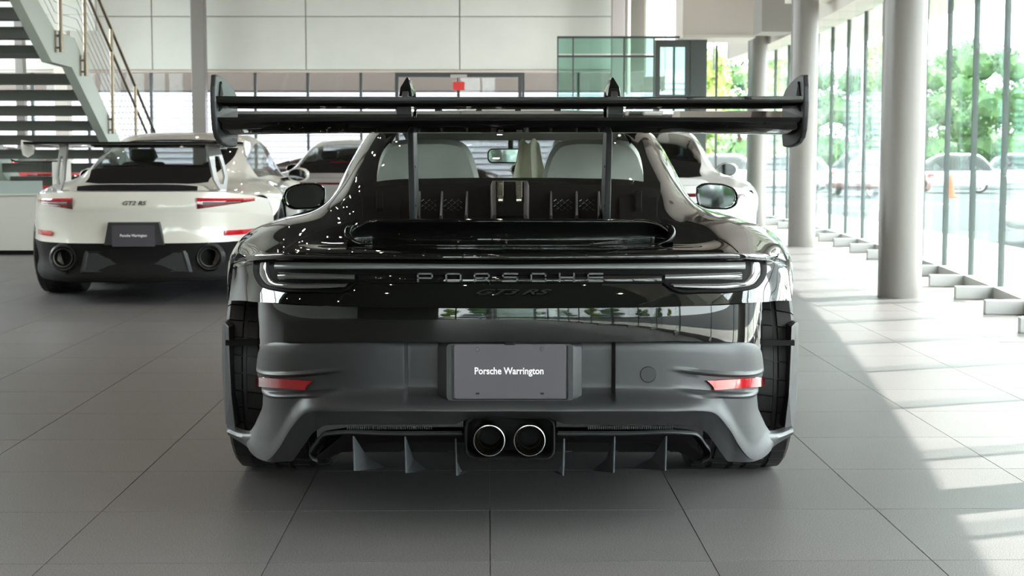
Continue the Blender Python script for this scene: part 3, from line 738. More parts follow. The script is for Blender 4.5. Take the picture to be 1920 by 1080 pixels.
def tile_material():
    m = mat('speckled_grey_tile', (.160, .152, .151), .42, spec=.28, bump=(160, .05))
    nt = m.node_tree; b = nt.nodes['Principled BSDF']; tc = [n for n in nt.nodes if n.type == 'TEX_COORD'][0]
    oi = nt.nodes.new('ShaderNodeObjectInfo'); geo = nt.nodes.new('ShaderNodeNewGeometry')
    n1 = nt.nodes.new('ShaderNodeTexNoise'); n1.inputs['Scale'].default_value = 260; n1.inputs['Detail'].default_value = 2
    n2 = nt.nodes.new('ShaderNodeTexNoise'); n2.inputs['Scale'].default_value = 2.2; n2.inputs['Detail'].default_value = 3
    for n in (n1, n2): nt.links.new(geo.outputs['Position'], n.inputs['Vector'])
    r1 = nt.nodes.new('ShaderNodeMapRange'); r1.inputs[1].default_value = .35; r1.inputs[2].default_value = .65; r1.inputs[3].default_value = .62; r1.inputs[4].default_value = 1.38
    r2 = nt.nodes.new('ShaderNodeMapRange'); r2.inputs[3].default_value = .92; r2.inputs[4].default_value = 1.08
    r3 = nt.nodes.new('ShaderNodeMapRange'); r3.inputs[3].default_value = .95; r3.inputs[4].default_value = 1.05
    nt.links.new(n1.outputs['Fac'], r1.inputs[0]); nt.links.new(n2.outputs['Fac'], r2.inputs[0]); nt.links.new(oi.outputs['Random'], r3.inputs[0])
    a = nt.nodes.new('ShaderNodeMath'); a.operation = 'MULTIPLY'; nt.links.new(r1.outputs[0], a.inputs[0]); nt.links.new(r2.outputs[0], a.inputs[1])
    c = nt.nodes.new('ShaderNodeMath'); c.operation = 'MULTIPLY'; nt.links.new(a.outputs[0], c.inputs[0]); nt.links.new(r3.outputs[0], c.inputs[1])
    v = nt.nodes.new('ShaderNodeVectorMath'); v.operation = 'SCALE'; v.inputs[0].default_value = (.160, .152, .151)
    nt.links.new(c.outputs[0], v.inputs['Scale']); nt.links.new(v.outputs[0], b.inputs['Base Color'])
    return m
M['tile'] = tile_material()
def gx(Y): return 1.93+.204*Y-.0045*Y*Y               # plan of the gently curved glass front
Y_BACK, Y_END, X_LEFT, Z_CEIL, Z_GLASS = 30.0, 27.1, -11.0, 5.6, 2.75
Y_FRONT = -9.5
# --- floor: slab and square tiles
TS, YAW = .59, math.radians(.94)
floor = MB(); edge = [(gx(y)+.12, y) for y in np.linspace(Y_FRONT, Y_BACK, 40)]
fo = [(X_LEFT, Y_FRONT)]+edge+[(X_LEFT, Y_BACK)]
floor.prism([(a, b, -.16) for a, b in fo], (0, 0, .157)); floor = floor.build('floor', M['grout']); tag(floor, kind='structure')
tm = bpy.data.meshes.new('tile'); B = MB(); g = .0016; B.box((g, g, -.006), (TS-g, TS-g, 0))
tm.from_pydata([tuple(v) for v in B.v], [], [B.f[i] for i in range(1, 6)]); tm.materials.append(M['tile'])
c_, s_ = math.cos(YAW), math.sin(YAW); O = ground(918.5, 957)
tiles = []
for i in range(-22, 12):
    for j in range(-24, 48):
        u, v = i*TS, j*TS
        x, y = O.x+u*c_-v*s_, O.y+u*s_+v*c_
        cx, cy = O.x+(u+TS/2)*c_-(v+TS/2)*s_, O.y+(u+TS/2)*s_+(v+TS/2)*c_
        if cx > gx(cy)-.22 or cx < X_LEFT+.3 or cy > Y_BACK-.3 or cy < Y_FRONT+.3: continue
        seen = cy > 3.4 and abs(cx) < .345*cy+.55
        tiles.append((0 if seen else 1, cy if seen else 99, x, y))
tiles.sort(); rest = MB()
for k, (a, d, x, y) in enumerate(tiles):
    if k < 290 and a == 0:
        t = bpy.data.objects.new('tile', tm); COL.objects.link(t); t.parent = floor; t.location = (x, y, 0); t.rotation_euler = (0, 0, YAW)
    else:
        Mx = Matrix.Translation((x, y, 0)) @ Matrix.Rotation(YAW, 4, 'Z')
        rest.add([Mx @ Vector(p) for p in ((g, g, 0), (TS-g, g, 0), (TS-g, TS-g, 0), (g, TS-g, 0))], [(0, 1, 2, 3)])
tag(rest.build('tile_field', M['tile'], floor, fix=False), kind='stuff')
# --- glass front: one window per bay
NB = list(range(-17, 15))
fy = lambda k: 10.27+1.1*k
n_win = 0
for k in NB:
    y0, y1 = fy(k), fy(k+1)
    if y0 < Y_FRONT-.5: continue
    n_win += 1
    p, q = Vector((gx(y0), y0, 0)), Vector((gx(y1), y1, 0)); t = (q-p).normalized(); nrm = Vector((-t.y, t.x, 0))   # nrm points into the room
    w = empty('window_%d' % n_win, p); tag(w, kind='structure')
    L = (q-p).length; ang = math.atan2(t.y, t.x); w.rotation_euler = (0, 0, ang)
    MB().box((.014, -.008, .10), (L-.014, .008, Z_GLASS)).build('pane', M['pane'], w)
    MB().box((-.012, -.022, .0), (.012, .022, Z_GLASS)).build('mullion', M['mullion'], w)
    MB().box((-.010, .024, .10), (.010, .32, Z_GLASS)).build('glass_fin', M['fin'], w)
    bevel(MB().box((-.035, .03, .0), (.035, .335, .095)).build('fin_foot', M['foot'], w), .004)
    MB().box((.036, -.05, .0), (L-.03, .06, .095)).build('sill', M['foot'], w)
# end glazing at the far right and storefront behind the camera
def storefront(xs, Y, z0, z1, matp, wmul=.05, depth=.10, first=n_win):
    global n_win
    for a, b in zip(xs[:-1], xs[1:]):
        n_win += 1
        w = empty('window_%d' % n_win, (a, Y, 0)); tag(w, kind='structure')
        MB().box((wmul/2, -.006, z0), (b-a-wmul/2, .006, z1)).build('pane', M[matp], w)
        MB().box((-wmul/2, -depth/2, 0), (wmul/2, depth/2, z1)).build('mullion', M['mullion'], w)
        MB().box((wmul/2, -depth/2, 0), (b-a-wmul/2, depth/2, z0)).build('sill', M['mullion'], w)
storefront([2.85, 3.18, 3.60, 4.12], 27.0, .08, 3.0, 'pane', .035)
tag(MB().box((X_LEFT, Y_FRONT-.1, 0), (-2.66, Y_FRONT+.1, 4.6)).build('wall_front_left', M['dark_wall']), kind='structure')
storefront([X_LEFT+1.2*k for k in range(7, 10)]+[gx(Y_FRONT)], Y_FRONT, .10, 4.6, 'pane', .09)
# --- soffit and riser along the glass front, ceiling, walls
ys = np.linspace(Y_FRONT, Y_END, 40)
def strip_along(o0, o1, z0, z1, name, m):
    B = MB(); G = []
    for y in ys:
        x = gx(y); G.append([Vector((x+o0, y, z0)), Vector((x+o1, y, z0)), Vector((x+o1, y, z1)), Vector((x+o0, y, z1)), Vector((x+o0, y, z0))])
    o = B.grid(G).build(name, M[m]); tag(o, kind='structure'); return o
strip_along(-.36, 1.02, Z_GLASS, Z_GLASS+.30, 'trim_1', 'cream')
strip_along(-.36, -.20, Z_GLASS+.30, Z_CEIL, 'wall_right', 'beige')
ce = MB(); ce.prism([(X_LEFT-.2, Y_FRONT-.2, Z_CEIL)]+[(gx(y)-.25, y, Z_CEIL) for y in ys]+[(gx(Y_END)-.25, Y_BACK+.2, Z_CEIL), (X_LEFT-.2, Y_BACK+.2, Z_CEIL)], (0, 0, .3))
ceil = ce.build('ceiling', M['ceiling']); tag(ceil, kind='structure')
wl = MB().box((X_LEFT-.2, Y_FRONT, 0), (X_LEFT, Y_BACK, 2.6)).build('wall_left', M['wall']); tag(wl, kind='structure')
tag(MB().box((X_LEFT-.2, Y_FRONT, 5.3), (X_LEFT, Y_BACK, Z_CEIL)).build('trim_7', M['wall']), kind='structure')
Y_CL = 8.0
tag(MB().box((X_LEFT-.2, Y_FRONT, 2.6), (X_LEFT, Y_CL-.06, 5.3)).build('wall_left_upper', M['dark_wall']), kind='structure')
for k in range(8):                                     # clerestory along the far part of the left wall
    y0 = Y_CL+k*(Y_BACK-Y_CL)/8; y1 = y0+(Y_BACK-Y_CL)/8; n_win += 1
    w = empty('window_%d' % n_win, (X_LEFT-.1, y0, 2.6)); tag(w, kind='structure')
    MB().box((-.006, .05, 0), (.006, y1-y0-.05, 2.7)).build('pane', M['pane'], w); MB().box((-.06, -.05, 0), (.06, .05, 2.7)).build('mullion', M['mullion'], w)
wf = MB().box((X_LEFT, Y_FRONT-.1, 4.6), (gx(Y_FRONT)-.2, Y_FRONT+.1, Z_CEIL)).build('wall_front', M['dark_wall']); tag(wf, kind='structure')
# recessed downlights
M['lamp_glow'] = mat('warm_downlight', (1, .9, .75), .5, emit=((1, .88, .76), 330.0))
dl = bpy.data.meshes.new('downlight'); B = MB(); B.lathe([(.0001, 0), (.03, 0)], 10)
dl.from_pydata([tuple(v) for v in B.v], [], B.f); dl.materials.append(M['lamp_glow'])
for i in range(7):
    for j in range(20):
        o = bpy.data.objects.new('downlight', dl); COL.objects.link(o); o.parent = ceil
        o.location = (-9.8+1.85*i+.4*(j % 2), -6.5+1.8*j, Z_CEIL-.004)
# --- back wall: large white panels above glazing
ZH = 2.71
wb = MB().box((X_LEFT, Y_BACK, ZH), (2.94, Y_BACK+.15, Z_CEIL)).build('wall_back', M['wall_grey']); tag(wb, kind='structure')
px = [-10.02-3.0, -10.02, -7.02, -4.02, -1.02, 1.96]
for a, b in zip(px[:-1], px[1:]):
    for z0, z1 in ((ZH+.02, 3.76), (3.76, Z_CEIL)):
        bevel(MB().box((max(a, X_LEFT)+.010, Y_BACK-.05, z0+.008), (b-.010, Y_BACK-.001, z1-.008)).build('panel', M['wall'], wb), .004)
tag(MB().box((X_LEFT, Y_BACK-.09, ZH-.03), (2.0, Y_BACK+.1, ZH+.012)).build('trim_2', M['beige']), kind='structure')
storefront([X_LEFT+.1, -9.4, -8.3, -7.07, -6.0, -5.03, -4.0, -2.96, -2.24], Y_BACK+.02, .06, ZH-.03, 'teal_light' if 'teal_light' in M else 'pane', .05)
dr = empty('door_1', (-2.24, Y_BACK+.02, 0)); tag(dr, kind='structure')
MB().box((-.05, -.06, 0), (.02, .06, ZH-.03)).build('jamb', M['mullion'], dr); MB().box((2.36, -.06, 0), (2.43, .06, ZH-.03)).build('jamb', M['mullion'], dr)
MB().box((.02, -.06, ZH-.12), (2.36, .06, ZH-.03)).build('head', M['mullion'], dr); MB().box((1.16, -.03, 0), (1.22, .03, ZH-.12)).build('stile', M['mullion'], dr)
for a, b in ((.03, 1.15), (1.23, 2.35)): MB().box((a, -.006, .05), (b, .006, ZH-.13)).build('pane', M['pane'], dr)
storefront([.22, 1.3, 1.75], Y_BACK+.02, .06, ZH-.03, 'pane', .05)
ex = empty('exit_sign', (-1.04, Y_BACK-.081, 2.28)); tag(ex, 'small red sign hanging above the far glass doors', 'sign')
MB().box((-.16, -.03, .30), (.16, .03, .36)).build('mount', M['foot'], ex); MB().box((-.01, -.01, .2), (.01, .01, .30)).build('stem', M['foot'], ex)
MB().box((-.11, -.02, .06), (.11, .02, .22)).build('face', mat('red_sign', (.75, .05, .05), .4), ex)
# round columns along the glass front, square ones at the back
def round_column(x, y, z1, r, label, cap=True):
    o = MB().lathe([(.0001, 0), (r, 0), (r, z1), (.0001, z1)], 48, Matrix.Translation((x, y, 0))).build('round_column', M['column'], None, smooth=True, sharp=40)
    tag(o, label, 'column', 'round columns along the glass front'); return o
round_column(2.13, 4.95, Z_CEIL, .155, 'round grey column standing beside the camera, its shadow crossing the floor')
round_column(2.955, 11.55, Z_CEIL, .162, 'tallest round grey column, nearest of those in front of the curved glass')
round_column(3.44, 18.05, 2.90, .158, 'middle round grey column behind the right end of the wing')
round_column(3.715, 23.2, Z_CEIL, .147, 'farthest round grey column, left of the other two')
def post(x0, x1, y0, y1, z0, z1, m, name, label, cat='column'):
    o = MB().box((x0, y0, z0), (x1, y1, z1)).build(name, M[m]); bevel(o, .01); tag(o, label, cat); return o
post(-6.13, -5.87, 29.3, 29.56, 0, Z_CEIL, 'column', 'steel_column', 'square grey column against the far white panel wall')
post(-9.5, -9.34, 29.3, 29.5, 0, Z_CEIL, 'column', 'steel_column', 'thin grey column seen through the stair treads at the frame edge')
post(-8.76, -8.5, 29.3, 29.56, 0, Z_CEIL, 'cream', 'steel_column', 'cream square column seen through the stair treads')
post(1.90, 2.14, 29.2, 29.5, 0, Z_CEIL, 'wall_grey', 'steel_column', 'grey column at the end of the far white wall above the glass box')
post(2.20, 2.26, 29.3, 29.6, 0, Z_CEIL, 'cream', 'steel_column', 'slim pale post beside the far grey column')
post(2.56, 2.80, 22.0, 22.3, 0, 2.75, 'mullion', 'steel_column', 'dark square column at the corner of the teal glass box')
# high window reveal, bulkhead, beam boxes at the far right
tag(MB().box((2.58, 29.5, 2.6), (2.94, 29.9, Z_CEIL)).build('trim_3', M['wall']), kind='structure')
bk = MB().box((2.40, 21.6, 2.76), (3.42, 22.6, Z_CEIL)).build('wall_bulkhead', M['beige']); tag(bk, kind='structure')
tag(MB().box((2.40, 21.58, 2.72), (3.42, 22.6, 2.76)).build('trim_4', M['cream']), kind='structure')
tag(MB().box((3.28, 17.8, 2.89), (3.95, 18.5, 3.2)).build('trim_5', M['cream']), kind='structure')
tag(MB().box((3.30, 20.3, 2.70), (3.70, 21.0, 3.4)).build('trim_6', M['wall_grey']), kind='structure')
wh = empty('window_%d' % (n_win+1), (2.94, 29.7, 2.70)); tag(wh, kind='structure'); n_win += 1
MB().box((.03, 0, .02), (.42, .012, 2.9)).build('pane', M['pane'], wh); MB().box((.45, 0, .02), (.95, .012, 2.9)).build('pane', M['pane'], wh)
for x in (0, .42, .95): MB().box((x, -.03, 0), (x+.03, .04, 2.9)).build('mullion', M['mullion'], wh)
# --- teal glass box (vestibule)
gb = empty('glass_vestibule', (.656, 22.0, 0)); tag(gb, 'teal glass box with thin dark frame behind the black car', 'glass box')
for (x0, x1, z0, z1) in ((0, .22, 0, 2.47), (.22, .95, 0, 2.47), (.95, 1.38, 0, 2.47), (0, .22, 2.5, 2.74), (.22, .95, 2.5, 2.74), (.95, 1.38, 2.5, 2.74)):
    MB().box((x0+.012, -.005, z0+.02), (x1-.012, .005, z1)).build('pane', M['teal'], gb)
for x in (0, .22, .95, 1.38): MB().box((x-.010, -.02, 0), (x+.010, .02, 2.76)).build('upright', M['mullion'], gb)
MB().box((-.01, -.02, 2.74), (1.9, .02, 2.77)).build('top_rail', M['mullion'], gb); MB().box((-.01, -.015, 2.47), (1.38, .015, 2.50)).build('transom', M['mullion'], gb)
for y0, y1 in ((.02, 1.2), (1.25, 2.5)): MB().box((-.005, y0, .02), (.005, y1, 2.72)).build('side_pane', M['teal'], gb)
dd = MB(); dd.box((1.40, .02, 0), (1.47, .08, 2.72)); dd.box((1.83, .02, 0), (1.90, .08, 2.72)); dd.box((1.47, .02, 2.62), (1.83, .08, 2.72)); dd.box((1.47, .02, 1.86), (1.83, .08, 1.94)); dd.build('door_frame', M['mullion'], gb)
MB().box((1.47, .04, .05), (1.83, .05, 1.86)).build('door_pane', M['teal'], gb); MB().box((1.47, .04, 1.94), (1.83, .05, 2.62)).build('fanlight', M['teal'], gb)
# --- open staircase on the left
M['stair'] = mat('pale_green_grey_steel', (.56, .62, .555), .5)
M['tread'] = mat('shaded_stair_tread', (.085, .09, .078), .6)  # dark base colour carries the shade of the tread undersides
M['bronze'] = mat('bronze_stainless_rail', (.27, .225, .16), .35, metal=.9)
XS, XL = -5.03, -6.7
st = empty('staircase', (XS, 17, 0)); tag(st, 'open-tread steel staircase with landing and bronze cable railing', 'staircase')
def zb(Y):                                            # underside of the stringer
    if Y > 17.52: return 2.076-.56*(Y-17.52)
    if Y > 16.77: return 2.085
    return 2.09+.545*(16.77-Y)
def stringer(x, name):
    Yl, Yh = 21.25, 12.6; hgt = .40
    o = [(Yl, .0), (17.52, 2.076), (16.77, 2.09), (Yh, zb(Yh)), (Yh-.35, zb(Yh)+.25), (16.9, 2.09+.36), (17.65, 2.076+.34), (21.75, .02)]
    return MB().prism([(x-XS, y-17, z) for y, z in o], (.11, 0, 0)).build(name, M['stair'], st)
stringer(XS-.11, 'stringer'); stringer(XL, 'stringer')
ys_ = 21.0; zt = .175
tv = MB().box((XL-XS+.11, -.15, -.12), (-.11, .15, 0))
tmh = bpy.data.meshes.new('tread'); tmh.from_pydata([tuple(v) for v in tv.v], [], tv.f); tmh.materials.append(M['tread'])
def put_tread(Y, z):
    o = bpy.data.objects.new('tread', tmh); COL.objects.link(o); o.parent = st; o.location = (0, Y-17, z)
Y = 21.1
while Y > 17.7: put_tread(Y, zb(Y)+.20); Y -= .3125
MB().box((XL-XS+.11, 16.72-17, 2.18), (-.11, 17.62-17, 2.27)).build('landing', M['tread'], st)
Y = 16.5
while Y > 12.6: put_tread(Y, zb(Y)+.20); Y -= .3211
def rail(off, r, name, m='bronze', y0=21.35, y1=12.7, xo=.06):
    P = [(xo, y0-17, zb(y0)+off), (xo, .52+.04, zb(17.52)+off), (xo, -.23-.05, 2.09+off), (xo, y1-17, zb(y1)+off)]
    return MB().tube(P, r, 8).build(name, M[m], st, smooth=True, sharp=50)
rail(1.40, .021, 'handrail'); rail(1.12, .019, 'mid_rail')
for k in range(6): rail(.42+.115*k, .004, 'cable', 'steel')
for Y in (16.92, 17.88, 19.05, 20.2, 15.6, 14.3):
    p = MB().tube([(.06, Y-17, zb(Y)+.12), (.06, Y-17, zb(Y)+1.42)], .023, 10).build('rail_post', M['bronze'], st, smooth=True, sharp=50)
    for dz in (.17, .30): MB().tube([(.0, Y-17, zb(Y)+dz), (.075, Y-17, zb(Y)+dz)], .012, 8).build('post_bolt', M['bronze'], p, smooth=True, sharp=50)
    MB().box((.0, Y-17-.03, zb(Y)+.12), (.012, Y-17+.03, zb(Y)+.36)).build('post_plate', M['bronze'], p)
# --- low white counter under the stairs
M['counter'] = mat('white_lacquer', (.70, .69, .64), .4)
ct = empty('counter', (-6.5, 16.4, 0)); tag(ct, 'low white counter with glass upstand under the stairs', 'counter')
for a, b in ((-1.5, -.60), (-.60, .30), (.30, .95), (.95, 1.43)): bevel(MB().box((a+.004, 0, .05), (b-.004, .02, .645)).build('front_panel', M['counter'], ct), .003)
MB().box((-1.5, .02, .05), (1.43, .6, .64)).build('carcass', M['counter'], ct)
MB().box((-1.5, .03, .0), (1.42, .55, .05)).build('plinth', M['matte_black'], ct)
MB().box((-1.5, -.02, .645), (1.44, .62, .66)).build('worktop', M['counter'], ct)
MB().box((-1.5, .0, .66), (1.44, .012, .80)).build('glass_upstand', mat('frosted_upstand', (.42, .50, .47), .4), ct)
MB().box((-1.5, .0, .80), (1.44, .008, 1.08)).build('glass_screen', M['fin'], ct)
bl_ = MB().box((-5.04, 16.7, 0), (-4.90, 16.95, 1.0)).build('pedestal', M['counter']); bevel(bl_, .01); tag(bl_, 'narrow white pedestal at the end of the low counter', 'pedestal')

sp = empty('slatted_panel', (-6.9, 24.5, 3.05)); tag(sp, 'bright white slatted panel up behind the stair railing', 'panel')
for k in range(8): MB().box((-.65, 0, .26*k), (.25, .06, .26*k+.245)).build('slat', M['wall'], sp)
for x in (-.6, .2): MB().box((x, .06, 0), (x+.06, .10, Z_CEIL-3.05)).build('hanger', M['foot'], sp)
# ------------------------------------------------------------------ other cars in the showroom
def lower_body(root, top, low, zsplit=.45, zbot=.17):
    A = ringA(); specs = []
    def R(z, dy, k=1.0, f=1.0):
        q = A.copy(); q[:, 0] *= k; q[:, 1] += dy; q[:, 2] = z+(q[:, 2]-.669)*f; return q
    up = surf(np.array([R(.669, 0), R(.62, .004), R(.56, .006, 1, .6), R(.50, 0, 1, .3), R(zsplit, -.012, 1, 0)]), 3, 6)
    MB().grid([[Vector(p) for p in r] for r in up]).mirror().build('rear_bumper', M[top], root, smooth=True, sharp=40)
    dn = surf(np.array([R(zsplit, -.012, 1, 0), R(.41, .0, .995, 0), R(.30, .02, .98, 0), R(.21, .0, .99, 0), R(zbot, .02, .98, 0), R(zbot+.01, .10, .95, 0)]), 3, 6)
    MB().grid([[Vector(p) for p in r] for r in dn]).mirror().build('lower_valance', M[low], root, smooth=True, sharp=40)
def mirrors(root, paint):
    for s in (1, -1):
        B = MB(); Mx = Matrix.Translation((s*.92, 1.66, .90)) @ Matrix.Diagonal((1, .55, .68, 1))
        B.lathe([(.0001, -.1), (.055, -.08), (.09, -.03), (.098, .02), (.08, .07), (.04, .098), (.0001, .1)], 16, Mx @ Matrix.Rotation(math.pi/2, 4, 'Y'))
        h = B.build('door_mirror', M[paint], root, smooth=True, sharp=60)
        MB().lathe([(.0001, .0), (.078, .0)], 20, Matrix.Translation((s*.92, 1.604, .90)) @ Matrix.Diagonal((1.05, 1, .68, 1)) @ Matrix.Rotation(math.pi/2, 4, 'X')).build('mirror_glass', M['gloss_black'], h)
        MB().tube([(s*.86, 1.68, .87), (s*.74, 1.70, .85)], .016, 8).build('mirror_arm', M['gloss_black'], h, smooth=True)
def cabin(root, seat):
    for s in (1, -1):
        b = MB().box((s*.34-.2, 1.0, .5), (s*.34+.2, 1.14, 1.02)).build('seat', M[seat], root); bevel(b, .06, 3)
        b = MB().box((s*.34-.11, 1.0, 1.02), (s*.34+.11, 1.1, 1.13)).build('headrest', M[seat], root); bevel(b, .04, 3)
    bevel(MB().box((-.62, 1.85, .60), (.62, 2.3, .90)).build('dashboard', M['dash'], root), .05)
def coupe(name, loc_, rz, paint, glassm, label, low='matte_black', seat='dash', lamps=True):
    r = empty(name, loc_, rz); tag(r, label, 'car')
    shell(r, paint, glassm, wind='clear_car_glass', engine='engine', recess=False)
    ducktail_simple(r, paint)
    lower_body(r, paint, low); mirrors(r, paint); cabin(r, seat)
    if lamps:
        fg = bvh_of(MB().grid([[Vector(p) for p in row] for row in fascia_grid(False)]).mirror()); G = []
        for x in np.linspace(-.76, .76, 25):
            y = fg.ray_cast(Vector((x, -3, .75)), Vector((0, 1, 0)))[0].y; h = .012+.018*sm(.4, .6, abs(x))
            G.append([Vector((x, y-.004, .755+h)), Vector((x, y-.012, .755)), Vector((x, y-.004, .755-h))])
        MB().grid(G).build('tail_light', M['red_dark'], r, smooth=True)
    return r
def ducktail_simple(root, paint):
    G = []
    for x in np.linspace(0, .50, 12):
        k = math.sqrt(max(0, 1-(x/.50)**6)); G.append([Vector((x, 4.20-AX+.06*(x/.5)**2+a, .820+b*k)) for a, b in ((-.03,0),(.0,.015),(.02,.04),(.04,.052),(.10,.05),(.25,.045),(.45,.03))])
    MB().grid(G).mirror().build('deck_lip', M[paint], root, smooth=True, sharp=60)
# white car with swan stands on the left
GT = coupe('sports_car', (-2.755, 12.0, 0), math.radians(3), 'white_paint', 'clear_car_glass', 'white sports coupe with black wing on slim stands, parked left by the stairs', lamps=False)
FG = MB().grid([[Vector(p) for p in row] for row in fascia_grid(False)]).mirror(); FGB = bvh_of(FG)
def fpt(x, z, off=.0):
    h = FGB.ray_cast(Vector((x, -3, z)), Vector((0, 1, 0)))[0]
    return Vector((x, h.y-off, z)) if h else Vector((x, 4.87-AX, z))
for s in (1, -1):
    def band(name, m, xs, zt, zb_, off):
        G = [[fpt(s*x, a, off), fpt(s*x, (a+b)/2, off+.008), fpt(s*x, b, off)] for x, a, b in zip(xs, zt, zb_)]
        return MB().grid(G).build(name, M[m], GT, smooth=True)
    xs = np.linspace(.44, .80, 10)
    t = np.linspace(0, 1, 10)
    l = band('tail_light', 'red_dark', xs, .772-.012*t, .692+.045*t, .004)
    band('lamp_top', 'red_bright', xs, .772-.012*t, .748-.006*t, .010); band('lamp_middle', 'lens_bar', xs[1:-2], (.745-.006*t)[1:-2], (.722+.012*t)[1:-2], .009); band('lamp_bottom', 'red_bright', xs[1:-2], (.712+.02*t)[1:-2], (.702+.03*t)[1:-2], .008)
    A = ringA()
    G = []
    for x in np.linspace(.62, .80, 8):
        y = float(np.interp(x, A[:, 0], A[:, 1])); G.append([Vector((s*x, y-.014, .532)), Vector((s*x, y-.018, .512)), Vector((s*x, y-.016, .496))])
    MB().grid(G).build('reflector', M['red_bright'], GT, smooth=True)
    y = float(np.interp(.52, A[:, 0], A[:, 1])); Mx = Matrix.Translation((s*.52, y-.03, .345)) @ Matrix.Rotation(math.pi/2, 4, 'X')
    e = MB().lathe([(.105, -.06), (.100, .0), (.088, .015), (.078, .010), (.072, -.01)], 32, Mx).build('exhaust_surround', M['satin'], GT, smooth=True)
    MB().lathe([(.072, -.03), (.070, .02), (.060, .018), (.056, -.06), (.0001, -.08)], 32, Mx).build('exhaust_tip', M['steel_dark'], e, smooth=True, sharp=40)
    # wing stands: blade with an opening
    X = s*.545
    o = [(-.86,.80),(-.84,.83),(-.83,.92),(-.86,1.03),(-.90,1.15),(-1.00,1.15),(-.97,1.02),(-.945,.90),(-.90,.83)]
    i_ = [(-.868,.865),(-.856,.92),(-.872,.99),(-.90,1.07),(-.935,1.07),(-.930,.99),(-.915,.92),(-.895,.865)]
    bm = bmesh.new()
    def lp(pts, x): 
        vs = [bm.verts.new((x+s*(a+.92)*.75, a, b)) for a, b in pts]; es = [bm.edges.new((vs[k], vs[(k+1) % len(vs)])) for k in range(len(vs))]; return vs, es
    vo, eo = lp(o, X); vi, ei = lp(i_, X)
    bmesh.ops.triangle_fill(bm, use_beauty=True, edges=eo+ei)
    ex_ = bmesh.ops.extrude_face_region(bm, geom=bm.faces[:]); bmesh.ops.translate(bm, vec=(s*.012, 0, 0), verts=[v for v in ex_['geom'] if isinstance(v, bmesh.types.BMVert)])
    bmesh.ops.recalc_face_normals(bm, faces=bm.faces)
    me = bpy.data.meshes.new('wing_stand'); bm.to_mesh(me); bm.free(); link('wing_stand', me, GT, M['grey_paint'])
    ep = [(-1.13,1.185),(-.83,1.175),(-.80,1.14),(-.83,1.085),(-.98,1.06),(-1.10,1.075),(-1.14,1.13)]
    bevel(MB().prism([(s*.775, a, b) for a, b in ep], (s*.015, 0, 0)).build('wing_endplate', M['white_paint'], GT), .006)
pr = cr([(0, a, b) for a, b in ((-1.13,1.172),(-1.0,1.160),(-.88,1.158),(-.82,1.150),(-.84,1.138),(-.95,1.136),(-1.06,1.148),(-1.125,1.164),(-1.13,1.172))], 4)
MB().grid([[Vector((x, p[1], p[2])) for p in pr] for x in np.linspace(-.778, .778, 9)]).build('wing_blade', M['gloss_black'], GT, smooth=True, sharp=50)
G = [[fpt(x, .822-.02*(x/.42)**2, -.03), fpt(x, .80, -.03)] for x in np.linspace(-.42, .42, 15)]
vent = MB().grid([[Vector((x, 4.172-AX+.055*(x/.45)**2, .868-.018*(x/.45)**4)), Vector((x, 4.160-AX+.055*(x/.45)**2, .84)), Vector((x, 4.155-AX+.05*(x/.45)**2, .822))] for x in np.linspace(-.43, .43, 21)]); vent.build('deck_vent', M['matte_black'], GT, smooth=True)
yb2 = 4.03-AX
rings([([(a*1.0, b) for a, b in ((-.225,.44),(.225,.44),(.190,.605),(-.190,.605))], yb2+.10), ([(a*1.0, b) for a, b in ((-.21,.44),(.21,.44),(.178,.60),(-.178,.60))], yb2+.005)], M['satin'], 'plate_recess', GT)
pl2 = rings([(rrect(.305, .152, .008, z=.505), yb2+.006), (rrect(.305, .152, .008, z=.505), yb2-.002)], M['plate'], 'license_plate', GT)
text('plate_print', 'Porsche Warrington', .0265, M['plate_text'], pl2, (0, yb2-.0024, .507), ext=.0003, sx=.86, off=.0005)
p = fpt(0, .735, .004); text('model_script', 'GT2 RS', .042, M['letter'], GT, p, rot=(math.radians(80), 0, 0), ext=.002, sx=1.25, shear=.3, off=.0005)
rings([([(-.40,.24),(.40,.24),(.36,.40),(-.36,.40)], yb2+.075), ([(-.38,.245),(.38,.245),(.34,.39),(-.34,.39)], yb2+.048), ([(-.36,.255),(.36,.255),(.33,.38),(-.33,.38)], yb2+.056)], M['satin'], 'valance_grille', GT)
# others
c2 = coupe('sports_car', (-2.02, 18.4, 0), math.radians(-2), 'grey_paint', 'clear_car_glass', 'silver-grey coupe farther back between white car and black car')
MB().box((-.13, 4.94-AX, .985), (.13, 4.95-AX, 1.0)).build('brake_light', M['red_dark'], c2)
c3 = coupe('sports_car', (.97, 12.0, 0), math.radians(-1), 'white_paint2', 'dark_car_glass', 'bright white coupe with dark rear window, behind the black car by the columns')
c3.scale = (1, 1, 1.05)
c4 = coupe('sports_car', (-3.4, 25.0, 0), math.radians(-80), 'brown_paint', 'dark_car_glass', 'dark brown car seen through the windscreen of the black car')
c5 = coupe('sports_car', (-7.6, 24.0, 0), math.radians(60), 'red_paint', 'clear_car_glass', 'red car seen between the stair treads')
